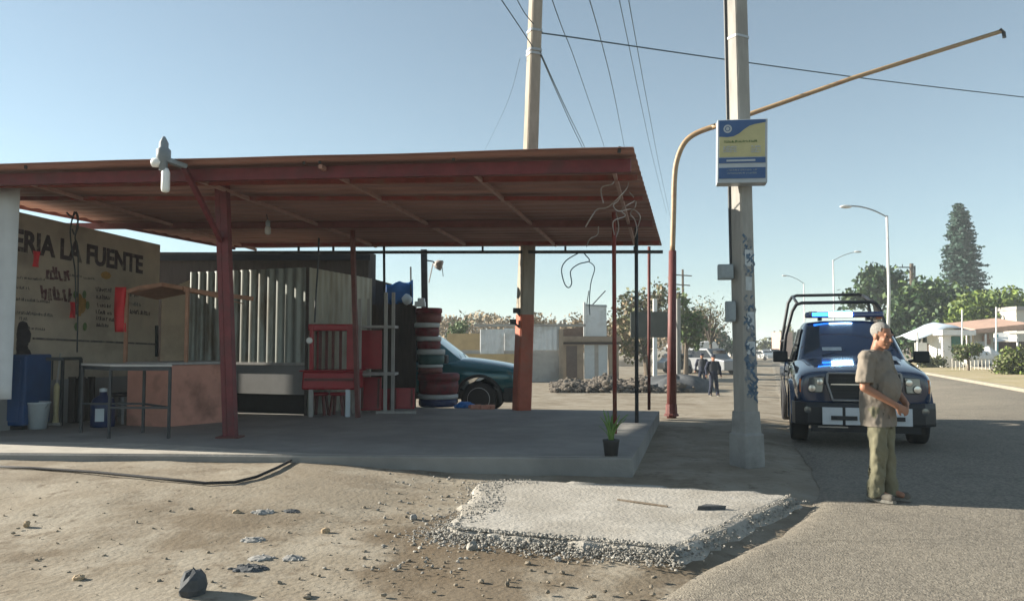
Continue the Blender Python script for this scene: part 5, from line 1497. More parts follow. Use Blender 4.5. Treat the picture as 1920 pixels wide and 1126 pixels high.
# graffiti strokes and torn posters on its road face
Rz = Matrix.Rotation(prot, 3, 'Z')
fx, fn = Rz @ V(1, 0, 0), Rz @ V(0, -1, 0)      # the face that looks towards the camera and the road
lx, ln = Rz @ V(0, -1, 0), Rz @ V(-1, 0, 0)     # the face that looks left
random.seed(21)
for y0, y1, n_ in ((455, 520, 20), (560, 660, 30), (665, 760, 40)):
    mb = MB()
    for k in range(n_):
        zz = at(1395, random.uniform(y0, y1), pbY).z; c = paxis(zz); x = random.uniform(-.085, .075)
        pts = [c + fn * .113 + fx * (x + .03 * math.sin(q * 1.3 + k)) + UP * (q * .022) for q in range(random.randint(3, 6))]
        for a, b_ in zip(pts, pts[1:]): mb.bar(a, b_, random.uniform(.014, .036), .004, up=fn)
    mb.build("graffiti", M['graffiti'], cp)
mb = MB()
for (pa, pb_, xo, w) in ((470, 500, 0, .13), (585, 618, .01, .12), (520, 545, -.01, .10), (640, 664, 0, .14)):
    za, zb2 = at(1395, pb_, pbY).z, at(1395, pa, pbY).z; c = paxis((za + zb2) / 2)
    MB().box(c + fn * .1125 + fx * xo, (w, .005, zb2 - za), fx, fn, UP).build("poster", M['paper'], cp)
MB().tube([paxis(z) + ln * .115 + lx * (-.085) for z in (at(1368, 520, pbY).z, 3.4, 5.0, 7.3)], .018, 8).build("conduit", M['steel_dark'], cp)
mb = MB(); zz = at(1380, 72, pbY).z
mb.loft([[p + UP * (h - .02) for p in pole_ring(paxis(zz), .225)] for h in (0, .03)], False); mb.build("steel_band", M['sign_pale'], cp)
def mbox(px, py, w, h, lab):
    q = at(px, py, pbY - .02); t = thing("meter_box", lab, "box", q, "grey boxes fixed to the concrete pole")
    MB().box(q, (w, .16, h), rz=R(-12)).build("case", M['box_grey'], t, bevel=.012)
    MB().box(q + V(0, -.085, 0), (w * .8, .012, h * .8), rz=R(-12)).build("door", M['box_grey'], t, bevel=.004)
mbox(1360, 510, .19, .19, "grey meter box on the pole's left side, upper of two")
mbox(1369, 584, .12, .26, "narrow grey meter box on the pole's left side, below the other")

# advert box
aY = pbY - .22
ac = at(1390, 287, aY); aw, ah, ad = .605, .80, .22
ax_ = V(math.cos(R(-11)), math.sin(R(-11)), 0); an_ = V(ax_.y, -ax_.x, 0)
ab = thing("sign_box", "blue and yellow advert box strapped to the concrete pole", "sign", ac)
tilt = Matrix.Rotation(R(1.2), 3, 'Y'); AX = (tilt @ ax_).normalized(); AZ = AX.cross(an_) * -1
AZ = an_.cross(AX) * 1.0
if AZ.z < 0: AZ = -AZ
def ap(u, v, d=0.0): return ac + AX * (u * aw / 2) + AZ * (v * ah / 2) + an_ * (ad / 2 + d)
MB().box(ac, (aw, ad, ah), AX, an_, AZ).build("case", M['sign_pale'], ab, bevel=.012)
def panel(nm, pts, m, d, th=.003): return MB().prism([ap(u, v, d) for u, v in pts], an_ * th).build(nm, m, ab)
panel("yellow_panel", [(-.90, -.18), (.90, -.18), (.90, .92), (-.90, .92)], M['sign_yellow'], .001)
wave = [(-.90, .48), (-.6, .44), (-.35, .46), (-.12, .55), (.08, .68), (.28, .78), (.5, .83), (.75, .86), (.90, .88)]
panel("blue_wave", [(-.92, .46)] + wave[1:] + [(.92, .89), (.92, .97), (-.92, .97)], M['sign_blue'], .005)
panel("blue_band", [(-.92, -.38), (.92, -.38), (.92, -.21), (-.92, -.21)], M['sign_blue'], .005)
panel("pale_strip", [(-.62, -.33), (.52, -.33), (.52, -.27), (-.62, -.27)], M['sign_pale'], .009)
panel("blue_band", [(-.92, -.86), (.92, -.86), (.92, -.52), (-.92, -.52)], M['sign_blue'], .005)
mb = MB()
ring = [[ap(-.58 + r * math.cos(a) * .17, .70 + r * math.sin(a) * .13, .010) for a in [k * math.pi / 10 for k in range(20)]] for r in (1.0, .62)]
mb.loft(ring, False); mb.prism([ap(-.58 + .07 * math.cos(k * .785), .70 + .055 * math.sin(k * .785), .010) for k in range(8)], an_ * .002)
mb.build("emblem", M['sign_pale'], ab, solid=.003)
random.seed(5)
mb = MB(); scribble(mb, ap(-.72, .26, .006), AX, AZ, aw * .65, .030, thick=.002); mb.build("small_print", M['ink_green'], ab)
mb = MB()
for v_ in (.10, .03, -.04): scribble(mb, ap(-.74, v_, .006), AX, AZ, aw * .26, .026, thick=.002)
mb.build("small_print", M['sign_pale'], ab)
mb = MB()
for v_ in (.10, .02, -.06): scribble(mb, ap(.36, v_, .006), AX, AZ, aw * .19, .028, thick=.002)
mb.build("small_print", M['sign_pale'], ab)
mb = MB()
for v_ in (-.62, -.72): scribble(mb, ap(-.6, v_, .009), AX, AZ, aw * .58, .022, thick=.002)
mb.build("small_print", M['box_grey'], ab)
mb = MB()
for dz in (.3, -.3): mb.box(ac - an_ * (ad / 2 + .05) + UP * dz, (.30, .12, .05), AX, an_, UP)
mb.build("bracket", M['steel_dark'], ab)

# ------------------------------------------------------------------ arched mast with its long arm
mbp = gp(1259, 779, 0.0); mY = mbp.y
ma = thing("signal_mast", "tall bent mast with a long rusty arm reaching over the road", "mast", mbp)
MB().tube([mbp - V(0, 0, .1), at(1261, 470, mY)], [.105, .082], 14).build("lower_pole", M['maroon_paint'], ma, smooth=True)
MB().lathe([(.16, 0), (.16, .03), (.13, .05), (.12, .25)], mbp, n=12).build("base_collar", M['maroon_paint'], ma)
mids = [at(1261, 472, mY), at(1263, 400, mY), at(1265, 330, mY), at(1271, 295, mY - .02), at(1284, 267, mY - .08), at(1305, 250, mY - .18), at(1342, 236, mY - .36)]
MB().tube(spline(mids, 4), .058, 12).build("upper_pole", M['ochre_paint'], ma, smooth=True)
aend = at(1880, 58, mY - 2.1)
MB().tube([at(1335, 239, mY - .34), at(1420, 209, mY - .62), at(1600, 146, mY - 1.22), aend], [.055, .05, .045, .04], 10).build("arm", M['ochre_paint'], ma, smooth=True)
MB().tube([aend + V(-.06, 0, .03), aend + V(.02, 0, -.04), aend + V(.03, 0, -.14)], .035, 8).build("hook", M['steel_dark'], ma)

# ------------------------------------------------------------------ tall leaning utility pole, red painted foot
ub = gp(977, 772, 0.0); uY = 16.0
ub = at(977, 769, uY); ub.z = -.1
up_ = thing("utility_pole", "tall concrete utility pole with red painted foot behind the canopy", "pole", ub)
ut = at(1007, -70, uY); urot = R(22)
def uax(z): t = (z - ub.z) / (ut.z - ub.z); return V(ub.x + (ut.x - ub.x) * t, ub.y, z)
def uring(z, w): 
    m_ = Matrix.Rotation(urot, 3, 'Z'); c = uax(z)
    return [c + m_ @ V(x * w, y * w, 0) for x, y in ((-.4, -.5), (.4, -.5), (.5, -.4), (.5, .4), (.4, .5), (-.4, .5), (-.5, .4), (-.5, -.4))]
zr1 = at(980, 590, uY).z
MB().loft([uring(z, w) for z, w in ((zr1, .292), (3.5, .268), (5, .25), (10.5, .215))], True).build("shaft", M['weathered'], up_)
MB().loft([uring(z, w) for z, w in ((-.1, .31), (1, .306), (zr1, .296))], True).build("red_foot", mat("red_foot_paint", (0.40, 0.11, 0.065), 0.7, var=.2, scale=4, col2=(.30, .12, .08), c2scale=2), up_)
mb = MB()
for py in (62, 98, 105): 
    z = at(1000, py, uY).z; mb.loft([uring(z + h, .262) for h in (0, .05)], False)
mb.build("steel_band", M['steel_grey'], up_)
mb = MB()
for px, py in ((968, 582), (962, 603)):
    q = at(px, py, uY - .12); mb.box(q, (.13, .10, .10)); mb.bar(q, at(978, py + 14, uY - .12), .05, .04)
mb.build("bracket", M['steel_dark'], up_)

# ------------------------------------------------------------------ overhead cables
def cable(pts, r, lab, grp=None):
    mb = MB(); mb.tube(spline(pts, 8), r * .8, 6)
    tag(mb.build("overhead_cable", M['cable_blue'], smooth=True), lab, "cable", grp)
G = "overhead cables running along the side street"
cable([at(930, -15, 14), at(970, 44, 15), at(999, 88, 15.8)], .014, "pair of dark cables coming down from the upper left to the pole")
cable([at(962, -15, 14), at(982, 22, 15), at(1000, 45, 15.8)], .012, "thin cable just right of the steep one left of the utility pole")
cable([at(1013, 98, 15.9), at(1040, 158, 19), at(1070, 222, 25), at(1102, 288, 36), at(1150, 390, 70)], .017, "darkest cable dropping right from the utility pole band")
cable([at(1014, 104, 15.9), at(1050, 186, 20), at(1085, 262, 28), at(1130, 352, 52)], .015, "cable close beside the darkest one right of the utility pole")
cable([at(1030, -15, 15), at(1055, 55, 17.5), at(1085, 133, 23), at(1136, 285, 45), at(1165, 380, 80)], .014, "first free cable right of the utility pole, running down to the roof")
cable([at(1101, -15, 15), at(1128, 80, 19), at(1152, 180, 26), at(1172, 282, 45), at(1195, 400, 80)], .015, "second free cable right of the utility pole, above the canopy")
cable([at(1158, -15, 15), at(1180, 90, 19), at(1203, 200, 28), at(1225, 300, 45), at(1250, 400, 80)], .012, "left one of the two cables beside the canopy corner")
cable([at(1176, -15, 15), at(1193, 80, 19), at(1215, 200, 28), at(1240, 330, 50), at(1262, 430, 90)], .013, "right one of the two cables beside the canopy corner")
cable([at(1014, 62, 16), at(1100, 74, 17), at(1370, 113, 20), at(1660, 152, 23), at(1935, 184, 26)], .020, "long cable crossing the sky from the utility pole to the right edge")
cable([at(975, 110, 16), at(948, 200, 24), at(905, 290, 40)], .006, "faint cable slanting left behind the utility pole")

# ------------------------------------------------------------------ vegetation
rng = np.random.default_rng(3)
def leaf_mesh(name, centers, size, material, parent, flatten=1.0, elong=1.6, droop=0.0):
    n_ = len(centers)
    c = np.asarray(centers, float)
    u = rng.normal(size=(n_, 3)); u[:, 2] = u[:, 2] * flatten - droop; u /= np.linalg.norm(u, axis=1)[:, None]
    w = rng.normal(size=(n_, 3)); w -= (w * u).sum(1)[:, None] * u; w /= np.linalg.norm(w, axis=1)[:, None]
    s_ = size * rng.uniform(.55, 1.35, (n_, 1))
    a = u * s_ * elong * .5; b_ = w * s_ * .5
    vs = np.empty((n_ * 4, 3)); vs[0::4] = c - a; vs[1::4] = c - b_ * .9 + a * .1; vs[2::4] = c + a; vs[3::4] = c + b_ * .9 + a * .1
    mb = MB(); mb.v = [tuple(p) for p in vs]; mb.f = [(i, i + 1, i + 2, i + 3) for i in range(0, n_ * 4, 4)]
    return mb.build(name, material, parent)
def crown_points(ells, clumps, per, spread, shell=.75):
    out = []
    vol = np.array([e[1][0] * e[1][1] * e[1][2] for e in ells]); pr = vol / vol.sum()
    for _ in range(clumps):
        e = ells[rng.choice(len(ells), p=pr)]
        d = rng.normal(size=3); d /= np.linalg.norm(d); r = rng.uniform(shell, 1.0) if rng.random() < .8 else rng.uniform(.2, shell)
        cc_ = np.array(e[0]) + d * r * np.array(e[1])
        out.append(cc_ + rng.normal(size=(per, 3)) * spread * rng.uniform(.6, 1.3))
    return np.concatenate(out)
def limbs(mb, base, crown, r0, n_):
    b_ = Vector(base); top = Vector(crown[0][0])
    fork = b_ + (top - b_) * .5
    mb.tube([b_ - V(0, 0, .2), b_ + (fork - b_) * .5 + V(.1 * r0, 0, 0), fork, top], [r0 * 1.25, r0, r0 * .85, r0 * .35], 9)
    for k in range(n_):
        e = crown[k % len(crown)]; d = Vector(rng.normal(size=3)); d.normalize()
        q = Vector(e[0]) + V(d.x * e[1][0], d.y * e[1][1], abs(d.z) * e[1][2]) * .75
        m_ = fork + (q - fork) * .5 + V(0, 0, .1 * (q - fork).length)
        mb.tube([fork, m_, q], [r0 * .55, r0 * .32, r0 * .1], 6)
def tree(label, name, base, ells, clumps, per, spread, leaf, material, r0=.15, group=None, n_l=8, mat2=None):
    t = thing(name, label, "tree", base, group)
    mb = MB(); limbs(mb, base, ells, r0, n_l); mb.build("trunk", M['bark'], t)
    pts = crown_points(ells, clumps, per, spread)
    if mat2:
        k = rng.random(len(pts)) < .35
        leaf_mesh("crown", pts[~k], leaf, M[material], t); leaf_mesh("crown", pts[k], leaf, M[mat2], t)
    else: leaf_mesh("crown", pts, leaf, M[material], t)
    return t
def E(px, py, Y, rx, rz, ry=None):
    """ellipsoid from a pixel centre and pixel radii"""
    c = at(px, py, Y); k = Y / F
    return (tuple(c), (rx * k, (ry or rx * .8) * k, rz * k))
def gb(px, py, Y): 
    p = at(px, py, Y); return (p.x, p.y, ground_z(p.x, p.y))
# right of the road
tree("big dark round tree behind the pickup's roll cage", "broadleaf_tree", gb(1740, 690, 72), [E(1728, 580, 72, 48, 46), E(1770, 590, 74, 40, 52), E(1700, 615, 71, 36, 45), E(1750, 630, 70, 48, 38)], 420, 26, .42, .34, 'leaf_dark', .3, mat2='leaf_mid')
tree("bright yellow-green tree at the right edge above the stalls", "broadleaf_tree", gb(1850, 690, 66), [E(1828, 590, 66, 40, 30), E(1875, 583, 68, 44, 30), E(1805, 605, 65, 22, 22), E(1905, 600, 67, 35, 28)], 330, 26, .36, .30, 'leaf_lit', .22, mat2='leaf_mid')
tree("loose feathery tree rising behind the street lamp", "broadleaf_tree", gb(1650, 690, 80), [E(1640, 540, 80, 26, 26), E(1625, 520, 80, 10, 10), E(1655, 520, 80, 20, 14), E(1672, 545, 80, 22, 26), E(1690, 528, 80, 9, 18), E(1600, 562, 80, 18, 10)], 190, 22, .4, .36, 'leaf_dark', .25, mat2='leaf_mid')
tree("pale bushy tree between the dark tree and the bright tree", "broadleaf_tree", gb(1790, 690, 76), [E(1785, 565, 76, 22, 26), E(1760, 555, 77, 24, 18)], 110, 24, .4, .32, 'leaf_mid', .2, mat2='leaf_lit')
# tall conifer with tiers
ct = thing("conifer", "tall dark conifer with tiered drooping branches against the sky", "tree", gb(1818, 690, 95))
cY = 95.0; cb_ = Vector(gb(1818, 690, cY)); ctop_ = at(1797, 386, cY)
MB().tube([cb_, V(cb_.x - .3, cb_.y, (cb_.z + ctop_.z) / 2), ctop_], [.45, .3, .05], 8).build("trunk", M['bark'], ct)
pts = []
zlo, zhi = at(1815, 560, cY).z, ctop_.z
nt_ = 27
for k in range(nt_):
    t_ = k / (nt_ - 1); z = zlo + (zhi - zlo) * t_; cx = cb_.x + (ctop_.x - cb_.x) * (z - cb_.z) / (ctop_.z - cb_.z)
    rad = (2.35 * (1 - t_) ** .62 + .35) * rng.uniform(.85, 1.1)
    if t_ > .93: rad = .35
    for a in np.linspace(0, 2 * math.pi, 13)[:-1] + rng.uniform(0, 1):
        if rng.random() < .05: continue
        rr_ = rad * rng.uniform(.55, 1.15)
        for q in np.linspace(.15, 1, 9):
            ps = np.array([cx + math.cos(a) * rr_ * q, cY + math.sin(a) * rr_ * q, z + .25 * q - .30 * q * q]) + rng.normal(size=(8, 3)) * np.array([.16, .16, .09])
            pts.append(ps)
leaf_mesh("crown", np.concatenate(pts), .24, M['leaf_blue'], ct, flatten=.4)
# palm
pm_ = thing("palm_tree", "small palm tree behind the stalls at the right edge", "tree", gb(1900, 690, 90))
pt0 = at(1899, 545, 90)
MB().tube([Vector(gb(1900, 690, 90)), pt0], [.25, .18], 8).build("trunk", M['bark'], pm_)
fr_ = MB()
for k in range(18):
    a = k * 2.4; e_ = rng.uniform(-.3, .9); d = V(math.cos(a), math.sin(a), 0); s_ = V(-d.y, d.x, 0); r_ = []
    for j in range(6):
        q = j / 5; c = pt0 + d * (1.15 * q) + V(0, 0, 1.1 * q * e_ + .25 * q - .9 * q * q); w = .16 * math.sin(math.pi * (.12 + .86 * q))
        r_.append([c - s_ * w + V(0, 0, -.05), c, c + s_ * w + V(0, 0, -.05)])
    fr_.loft(r_, False, closed=False)
fr_.build("frond", M['leaf_mid'], pm_, solid=.01)
# small clipped tree and bushes by the stalls
tree("small clipped tree on a thin trunk before the white covered cart", "small_tree", gb(1816, 702, 46), [E(1815, 655, 46, 24, 9), E(1805, 668, 46, 12, 9)], 60, 22, .12, .11, 'leaf_olive', .07, n_l=4, mat2='leaf_mid')
tree("olive bush at the right edge beside the pavement", "bush", gb(1905, 715, 40), [E(1903, 682, 40, 26, 26), E(1885, 690, 40, 16, 18), E(1925, 690, 40, 26, 26)], 150, 24, .16, .12, 'leaf_olive', .06, n_l=6, mat2='leaf_lit')
tree("low brown green hedge under the pale blue tent", "bush", gb(1750, 690, 52), [E(1750, 678, 52, 20, 10), E(1733, 676, 52, 12, 9)], 60, 22, .14, .12, 'leaf_olive', .05, n_l=3)
# left of the road: trees round the billboard
tree("brown green tree behind the dark billboard", "broadleaf_tree", gb(1215, 700, 52), [E(1200, 580, 52, 34, 34), E(1172, 600, 53, 26, 40), E(1240, 560, 53, 26, 22), E(1190, 640, 52, 36, 36)], 120, 20, .30, .20, 'leaf_olive', .2, mat2='leaf_dry')
tree("green tree right of the dark billboard", "broadleaf_tree", gb(1285, 690, 55), [E(1288, 610, 55, 26, 24), E(1276, 570, 55, 12, 22), E(1300, 630, 55, 18, 18)], 120, 24, .26, .2, 'leaf_mid', .16, mat2='leaf_olive')
tree("half bare tree with sparse twigs left of the concrete pole", "bare_tree", gb(1335, 690, 62), [E(1330, 590, 62, 34, 26), E(1352, 610, 62, 22, 22), E(1310, 585, 62, 20, 16)], 70, 12, .35, .12, 'leaf_olive', .12, n_l=22, mat2='leaf_dry')
tree("low dark tree above the white roofed shed", "broadleaf_tree", gb(1342, 668, 110), [E(1346, 634, 110, 17, 10), E(1325, 632, 110, 10, 7), E(1370, 652, 112, 14, 8)], 70, 20, .4, .35, 'leaf_dark', .2, n_l=3)
tree("grey green tree far down the road left of the pickup", "broadleaf_tree", gb(1455, 660, 150), [E(1452, 648, 150, 14, 8), E(1468, 640, 150, 12, 12), E(1476, 628, 150, 6, 12), E(1435, 652, 150, 12, 6)], 90, 20, .55, .5, 'leaf_olive', .2, n_l=4)
for px, lab in ((1005, "spindly dry shrub above the corrugated fence"), (1090, "scrubby dry shrub behind the white panel"), (858, "dark green shrub peeping over the pickup's windscreen")):
    tree(lab, "shrub", gb(px, 690, 64), [E(px, 606 if px > 900 else 618, 64, 20 if px > 900 else 9, 14 if px > 900 else 7), E(px + 14, 612, 64, 16 if px > 900 else 6, 10 if px > 900 else 6)], 34, 18, .28, .16, 'leaf_dry' if px > 900 else 'leaf_mid', .06, n_l=8)
# far scrub on the skyline, one mass
pts = []
for _ in range(1500):
    px = rng.uniform(700, 1330); Y = rng.uniform(85, 125)
    top_ = 612 + 10 * math.sin(px * .013) - 6 * math.sin(px * .05)
    py = rng.uniform(top_ - 9, 652)
    p = at(px, py, Y); pts.append(np.array(p) + rng.normal(size=(10, 3)) * np.array([.8, .8, .30]))
so = leaf_mesh("scrub", np.concatenate(pts), .34, M['leaf_dry'], None)
tag(so, None, None, kind='stuff')

# ------------------------------------------------------------------ left background: yard wall, house, rubble, billboard
FY = 47.0
def fgz(px, Y): p = at(px, 650, Y); return ground_z(p.x, p.y)
def q3(px, py, Y): return at(px, py, Y)
yw = thing("yard_wall", "grey block yard wall topped with pale corrugated sheets", "wall", Vector(gb(975, 700, FY)))
def wallbox(px0, px1, py0, py1, Y, th, m, nm, par, bevel=0):
    a, b_ = at(px0, py1, Y), at(px1, py0, Y)
    return MB().box(((a.x + b_.x) / 2, Y + th / 2, (a.z + b_.z) / 2), (b_.x - a.x, th, b_.z - a.z)).build(nm, m, par, bevel=bevel)
wallbox(780, 1056, 656, 716, FY, .25, M['block_wall'], "block_base", yw)
wallbox(790, 985, 663, 690, FY - .12, .12, M['sand_wall'], "sand_render", yw)
def far_sheet(px0, px1, py0, py1, Y, par, m, ang=0):
    a, b_ = at(px0, py1, Y), at(px1, py1, Y); h = at(px0, py0, Y).z
    corrug(a, (b_ - a).normalized(), (b_ - a).length, a.z, h, .32, .03, V(0, -1, 0)).build("corrugated_sheet", m, par, solid=.01)
far_sheet(900, 945, 617, 668, FY - .06, yw, M['zinc_far']); far_sheet(945, 1002, 615, 657, FY - .05, yw, M['zinc_far']); far_sheet(1000, 1050, 612, 656, FY - .07, yw, M['zinc_far'])
wallbox(888, 1098, 607, 612, FY - .1, .3, M['block_wall'], "coping", yw)
MB().box(at(1052, 668, FY - .2), (.25, .25, 3.2)).build("gate_post", M['brown_wall'], yw)
tank = MB(); tank.ell(at(860, 640, 60), (1.9, 1.0, .9), 14, 9)
ow = wallbox(838, 905, 625, 665, 58, .3, M['sand_wall'], "adobe_wall", None)
tag(ow, "ochre adobe wall end beyond the teal pickup's bonnet", "wall")
HY = 48.5
hs = thing("small_house", "low brown house with a dark door and pale double doors", "house", Vector(gb(1100, 705, HY)))
wallbox(1055, 1094, 638, 712, HY, .3, M['brown_wall'], "wall", hs); wallbox(1094, 1148, 632, 646, HY - .05, .35, M['brown_wall'], "wall", hs); wallbox(1141, 1160, 646, 712, HY, .3, M['brown_wall'], "wall", hs)
wallbox(1062, 1082, 648, 708, HY - .02, .1, M['door_brown'], "door", hs)
wallbox(1096, 1116, 646, 710, HY + .05, .08, M['door_pale'], "door", hs); wallbox(1121, 1139, 646, 710, HY + .05, .08, M['door_pale'], "door", hs)
wallbox(1115, 1122, 646, 710, HY + .03, .08, M['block_wall'], "door_post", hs)
wallbox(1050, 1165, 630, 640, HY - .35, 4.5, M['brown_wall'], "roof_slab", hs)
wallbox(1056, 1160, 641, 645, HY - .1, .12, M['dark_wood'], "lintel", hs)
rb_ = MB(); rb_.prism([at(1048, 618, HY + .8), at(1094, 612, HY + .8), at(1094, 632, HY + .8), at(1048, 634, HY + .8)], (0, 2, .0)); rb_.build("parapet", M['awning_brown'], hs)
wp = thing("tall_board", "large weathered white panel standing on the brown house's roof", "panel", at(1115, 632, HY - .2))
wallbox(1097, 1137, 571, 632, HY - .25, .10, M['zinc_far'], "board", wp)
MB().bar(at(1096, 640, HY - .27), at(1096, 566, HY - .27), .12, .12).build("frame_post", M['white_paint'], wp); MB().bar(at(1096, 571, HY - .27), at(1138, 574, HY - .27), .10, .10).build("frame_post", M['steel_grey'], wp)
mb = MB(); mb.bar(at(1100, 572, HY - .2), at(1104, 545, HY - .2), .05, .05); mb.bar(at(1110, 572, HY - .2), at(1135, 545, HY + .6), .05, .05); mb.build("antenna_rod", M['steel_dark'], wp)
# rubble heap: uncountable stones on a mound
rbm = MB()
random.seed(9)
for _ in range(2600):
    px = random.uniform(1035, 1300); Y = random.uniform(36, 44)
    k = .5 + .5 * math.sin((px - 1035) / 265 * math.pi)
    c = at(px, 700, Y); z = ground_z(c.x, Y) + random.random() ** 1.6 * .55 * k * (.7 + .3 * math.sin(px * .09))
    stone(rbm, (c.x, Y, z), random.uniform(.05, .24))
tag(rbm.build("rubble_heap", M['rubble'], origin=(0, 0, 0)), None, None, kind='stuff')
em = MB(); rings = []
for r_, z in ((1, -.3), (.8, .35), (.5, .62), (.2, .72), (.02, .74)):
    c = gb(1268, 722, 38); rings.append([V(c[0] + math.cos(a) * 2.0 * r_ * (1 + .15 * math.sin(a * 3)), 38 + math.sin(a) * 2.0 * r_, c[2] + z * .95 + .08 * math.sin(a * 5)) for a in [k * math.pi / 12 for k in range(24)]])
em.loft(rings, True)
tag(em.build("dark_earth_mound", M['stone_dark'], smooth=True), "dark mound of earth by the mast's foot", "mound")
# billboard
bY = 44.0
bb_ = thing("billboard", "dark backed billboard on two pale legs behind the thin posts", "billboard", Vector(gb(1228, 705, bY)))
wallbox(1183, 1252, 584, 632, bY, .12, M['billboard'], "board", bb_)
for px in (1228, 1272): MB().bar(Vector(gb(px, 705, bY + .15)), at(px, 560, bY + .15), .22, .2).build("leg", M['white_paint'] if px == 1228 else M['pole_conc'], bb_)
wallbox(1183, 1272, 600, 606, bY + .2, .08, M['steel_dark'], "brace", bb_)
# shed and van far behind the officers
hY = 85
shd = thing("white_roofed_shed", "pale roofed shed beyond the officers", "shed", Vector(gb(1310, 690, hY)))
wallbox(1275, 1345, 655, 690, hY, 4, M['block_wall'], "wall", shd)
MB().prism([at(1268, 656, hY - 1), at(1348, 652, hY - 1), at(1342, 641, hY - 1), at(1276, 643, hY - 1)], (0, 6, .3)).build("roof", M['white_paint'], shd)
wallbox(1283, 1297, 664, 688, hY - .05, .06, M['door_brown'], "door", shd)
def far_car(px, py, Y, L_, H_, m, label, name="parked_car", rz=0.0):
    p = at(px, py, Y); gz_ = ground_z(p.x, p.y); t = thing(name, label, "car" if name != "parked_van" else "van", (p.x, p.y, gz_), rz=rz); t['_org'] = (0, 0, 0)
    w = .85; mb = MB()
    prof = [(-L_ / 2, .3), (L_ / 2, .3), (L_ / 2, H_ * .55), (L_ * .28, H_ * .62), (L_ * .12, H_), (-L_ * .35, H_), (-L_ * .46, H_ * .62), (-L_ / 2, H_ * .58)]
    mb.prism([(x, -w, z) for x, z in prof], (0, 2 * w, 0)); mb.build("body", m, t, local=True, bevel=.08)
    for s_ in (-1, 1):
        MB().prism([(x, s_ * (w + .005), z) for x, z in ((-L_ * .40, H_ * .64), (L_ * .22, H_ * .64), (L_ * .10, H_ * .94), (-L_ * .33, H_ * .94))], (0, s_ * .01, 0)).build("side_window", M['glass_dark'], t, local=True)
    for x in (-L_ * .31, L_ * .31):
        for s_ in (-1, 1): MB().lathe([(.05, -.1), (.31, -.09), (.31, .09), (.05, .1)], (x, s_ * .8, .31), X=V(1, 0, 0), Y=V(0, 0, 1), Z=V(0, 1, 0), n=16).build("wheel", M['rubber'], t, local=True)
    for xx, s2 in ((L_ * .2, 1), (-L_ * .405, -1)):
        MB().box((xx, 0, H_ * .8), (.06, 1.3, H_ * .25)).build("windscreen", M['glass_dark'], t, local=True)
    return t
far_car(1332, 686, 60, 4.6, 1.9, M['car_grey'], "grey van parked beyond the officers by the pale shed", "parked_van", R(-60))
far_car(1287, 676, 62, 4.2, 1.5, M['car_dark'], "dark car parked in front of the pale shed, left of the officers", rz=R(10))
far_car(1434, 668, 118, 4.2, 1.45, M['white_paint'], "tiny white car far down the road", rz=R(-75))
far_car(1449, 668, 135, 4.4, 1.6, M['car_dark'], "dark car far down the road beside the pickup's mirror", rz=R(-75))
fa = wallbox(1465, 1486, 622, 668, 140, 5, M['tile_roof'], "far_house", None)
tag(fa, "pinkish house end far down the road behind the mirror", "house")
fw = wallbox(1370, 1425, 656, 668, 150, 5, M['block_wall'], "far_wall", None)
tag(fw, "low grey building at the far end of the road", "building")
# far utility pole with cross arms
fu = thing("far_pole", "far wooden utility pole with two cross arms left of the advert pole", "pole", Vector(gb(1282, 690, 75)))
MB().tube([Vector(gb(1282, 690, 75)), at(1280, 505, 75)], [.16, .10], 8).build("shaft", M['bark'], fu)
mb = MB(); mb.bar(at(1266, 515, 75), at(1297, 517, 75), .1, .1); mb.bar(at(1268, 533, 75), at(1294, 535, 75), .1, .1); mb.build("cross_arm", M['bark'], fu)
fu2 = thing("far_pole", "dark utility pole with one long cross arm above the dark tree", "pole", Vector(gb(1710, 690, 90)))
MB().tube([Vector(gb(1710, 690, 90)), at(1709, 494, 90)], [.30, .22], 8).build("shaft", M['bark'], fu2)
mb = MB(); mb.bar(at(1678, 501, 90), at(1716, 501, 90), .13, .13); mb.bar(at(1715, 498, 90), at(1715, 530, 90), .14, .14)
for px in (1679, 1692): mb.bar(at(px, 501, 90), at(px, 495, 90), .08, .08)
mb.build("cross_arm", M['steel_dark'], fu2)

# ------------------------------------------------------------------ street lamps
def lamp(px, py_top, Y, px_end, py_end, label, r=.10):
    b_ = Vector(gb(px, 690, Y)); t = thing("street_lamp", label, "lamp", b_, "street lamps along the road")
    tp_ = at(px, py_top, Y)
    MB().tube([b_, V(tp_.x, tp_.y, (b_.z + tp_.z) / 2), tp_], [r * 1.3, r, r * .75], 10).build("pole", M['galv'], t, smooth=True)
    e_ = at(px_end, py_end, Y); 
    arm_ = [tp_ - V(0, 0, .08), tp_ + (e_ - tp_) * .35 + V(0, 0, .10), tp_ + (e_ - tp_) * .7 + V(0, 0, .12), e_]
    MB().tube(spline(arm_, 4), r * .5, 8).build("arm", M['steel_grey'], t, smooth=True)
    MB().ell(e_ + V(-.18, 0, -.04), (.36, .16, .10), 14, 8).build("lamp_head", M['galv'], t, smooth=True)
lamp(1663, 404, 45, 1592, 386, "nearest street lamp, tall white pole behind the pickup with arm to the left", .085)
lamp(1562, 487, 78, 1612, 471, "thin street lamp beyond the roll cage with arm to the right", .07)
lamp(1507, 530, 100, 1474, 516, "farthest street lamp with its arm over the road, left of the roll cage", .08)

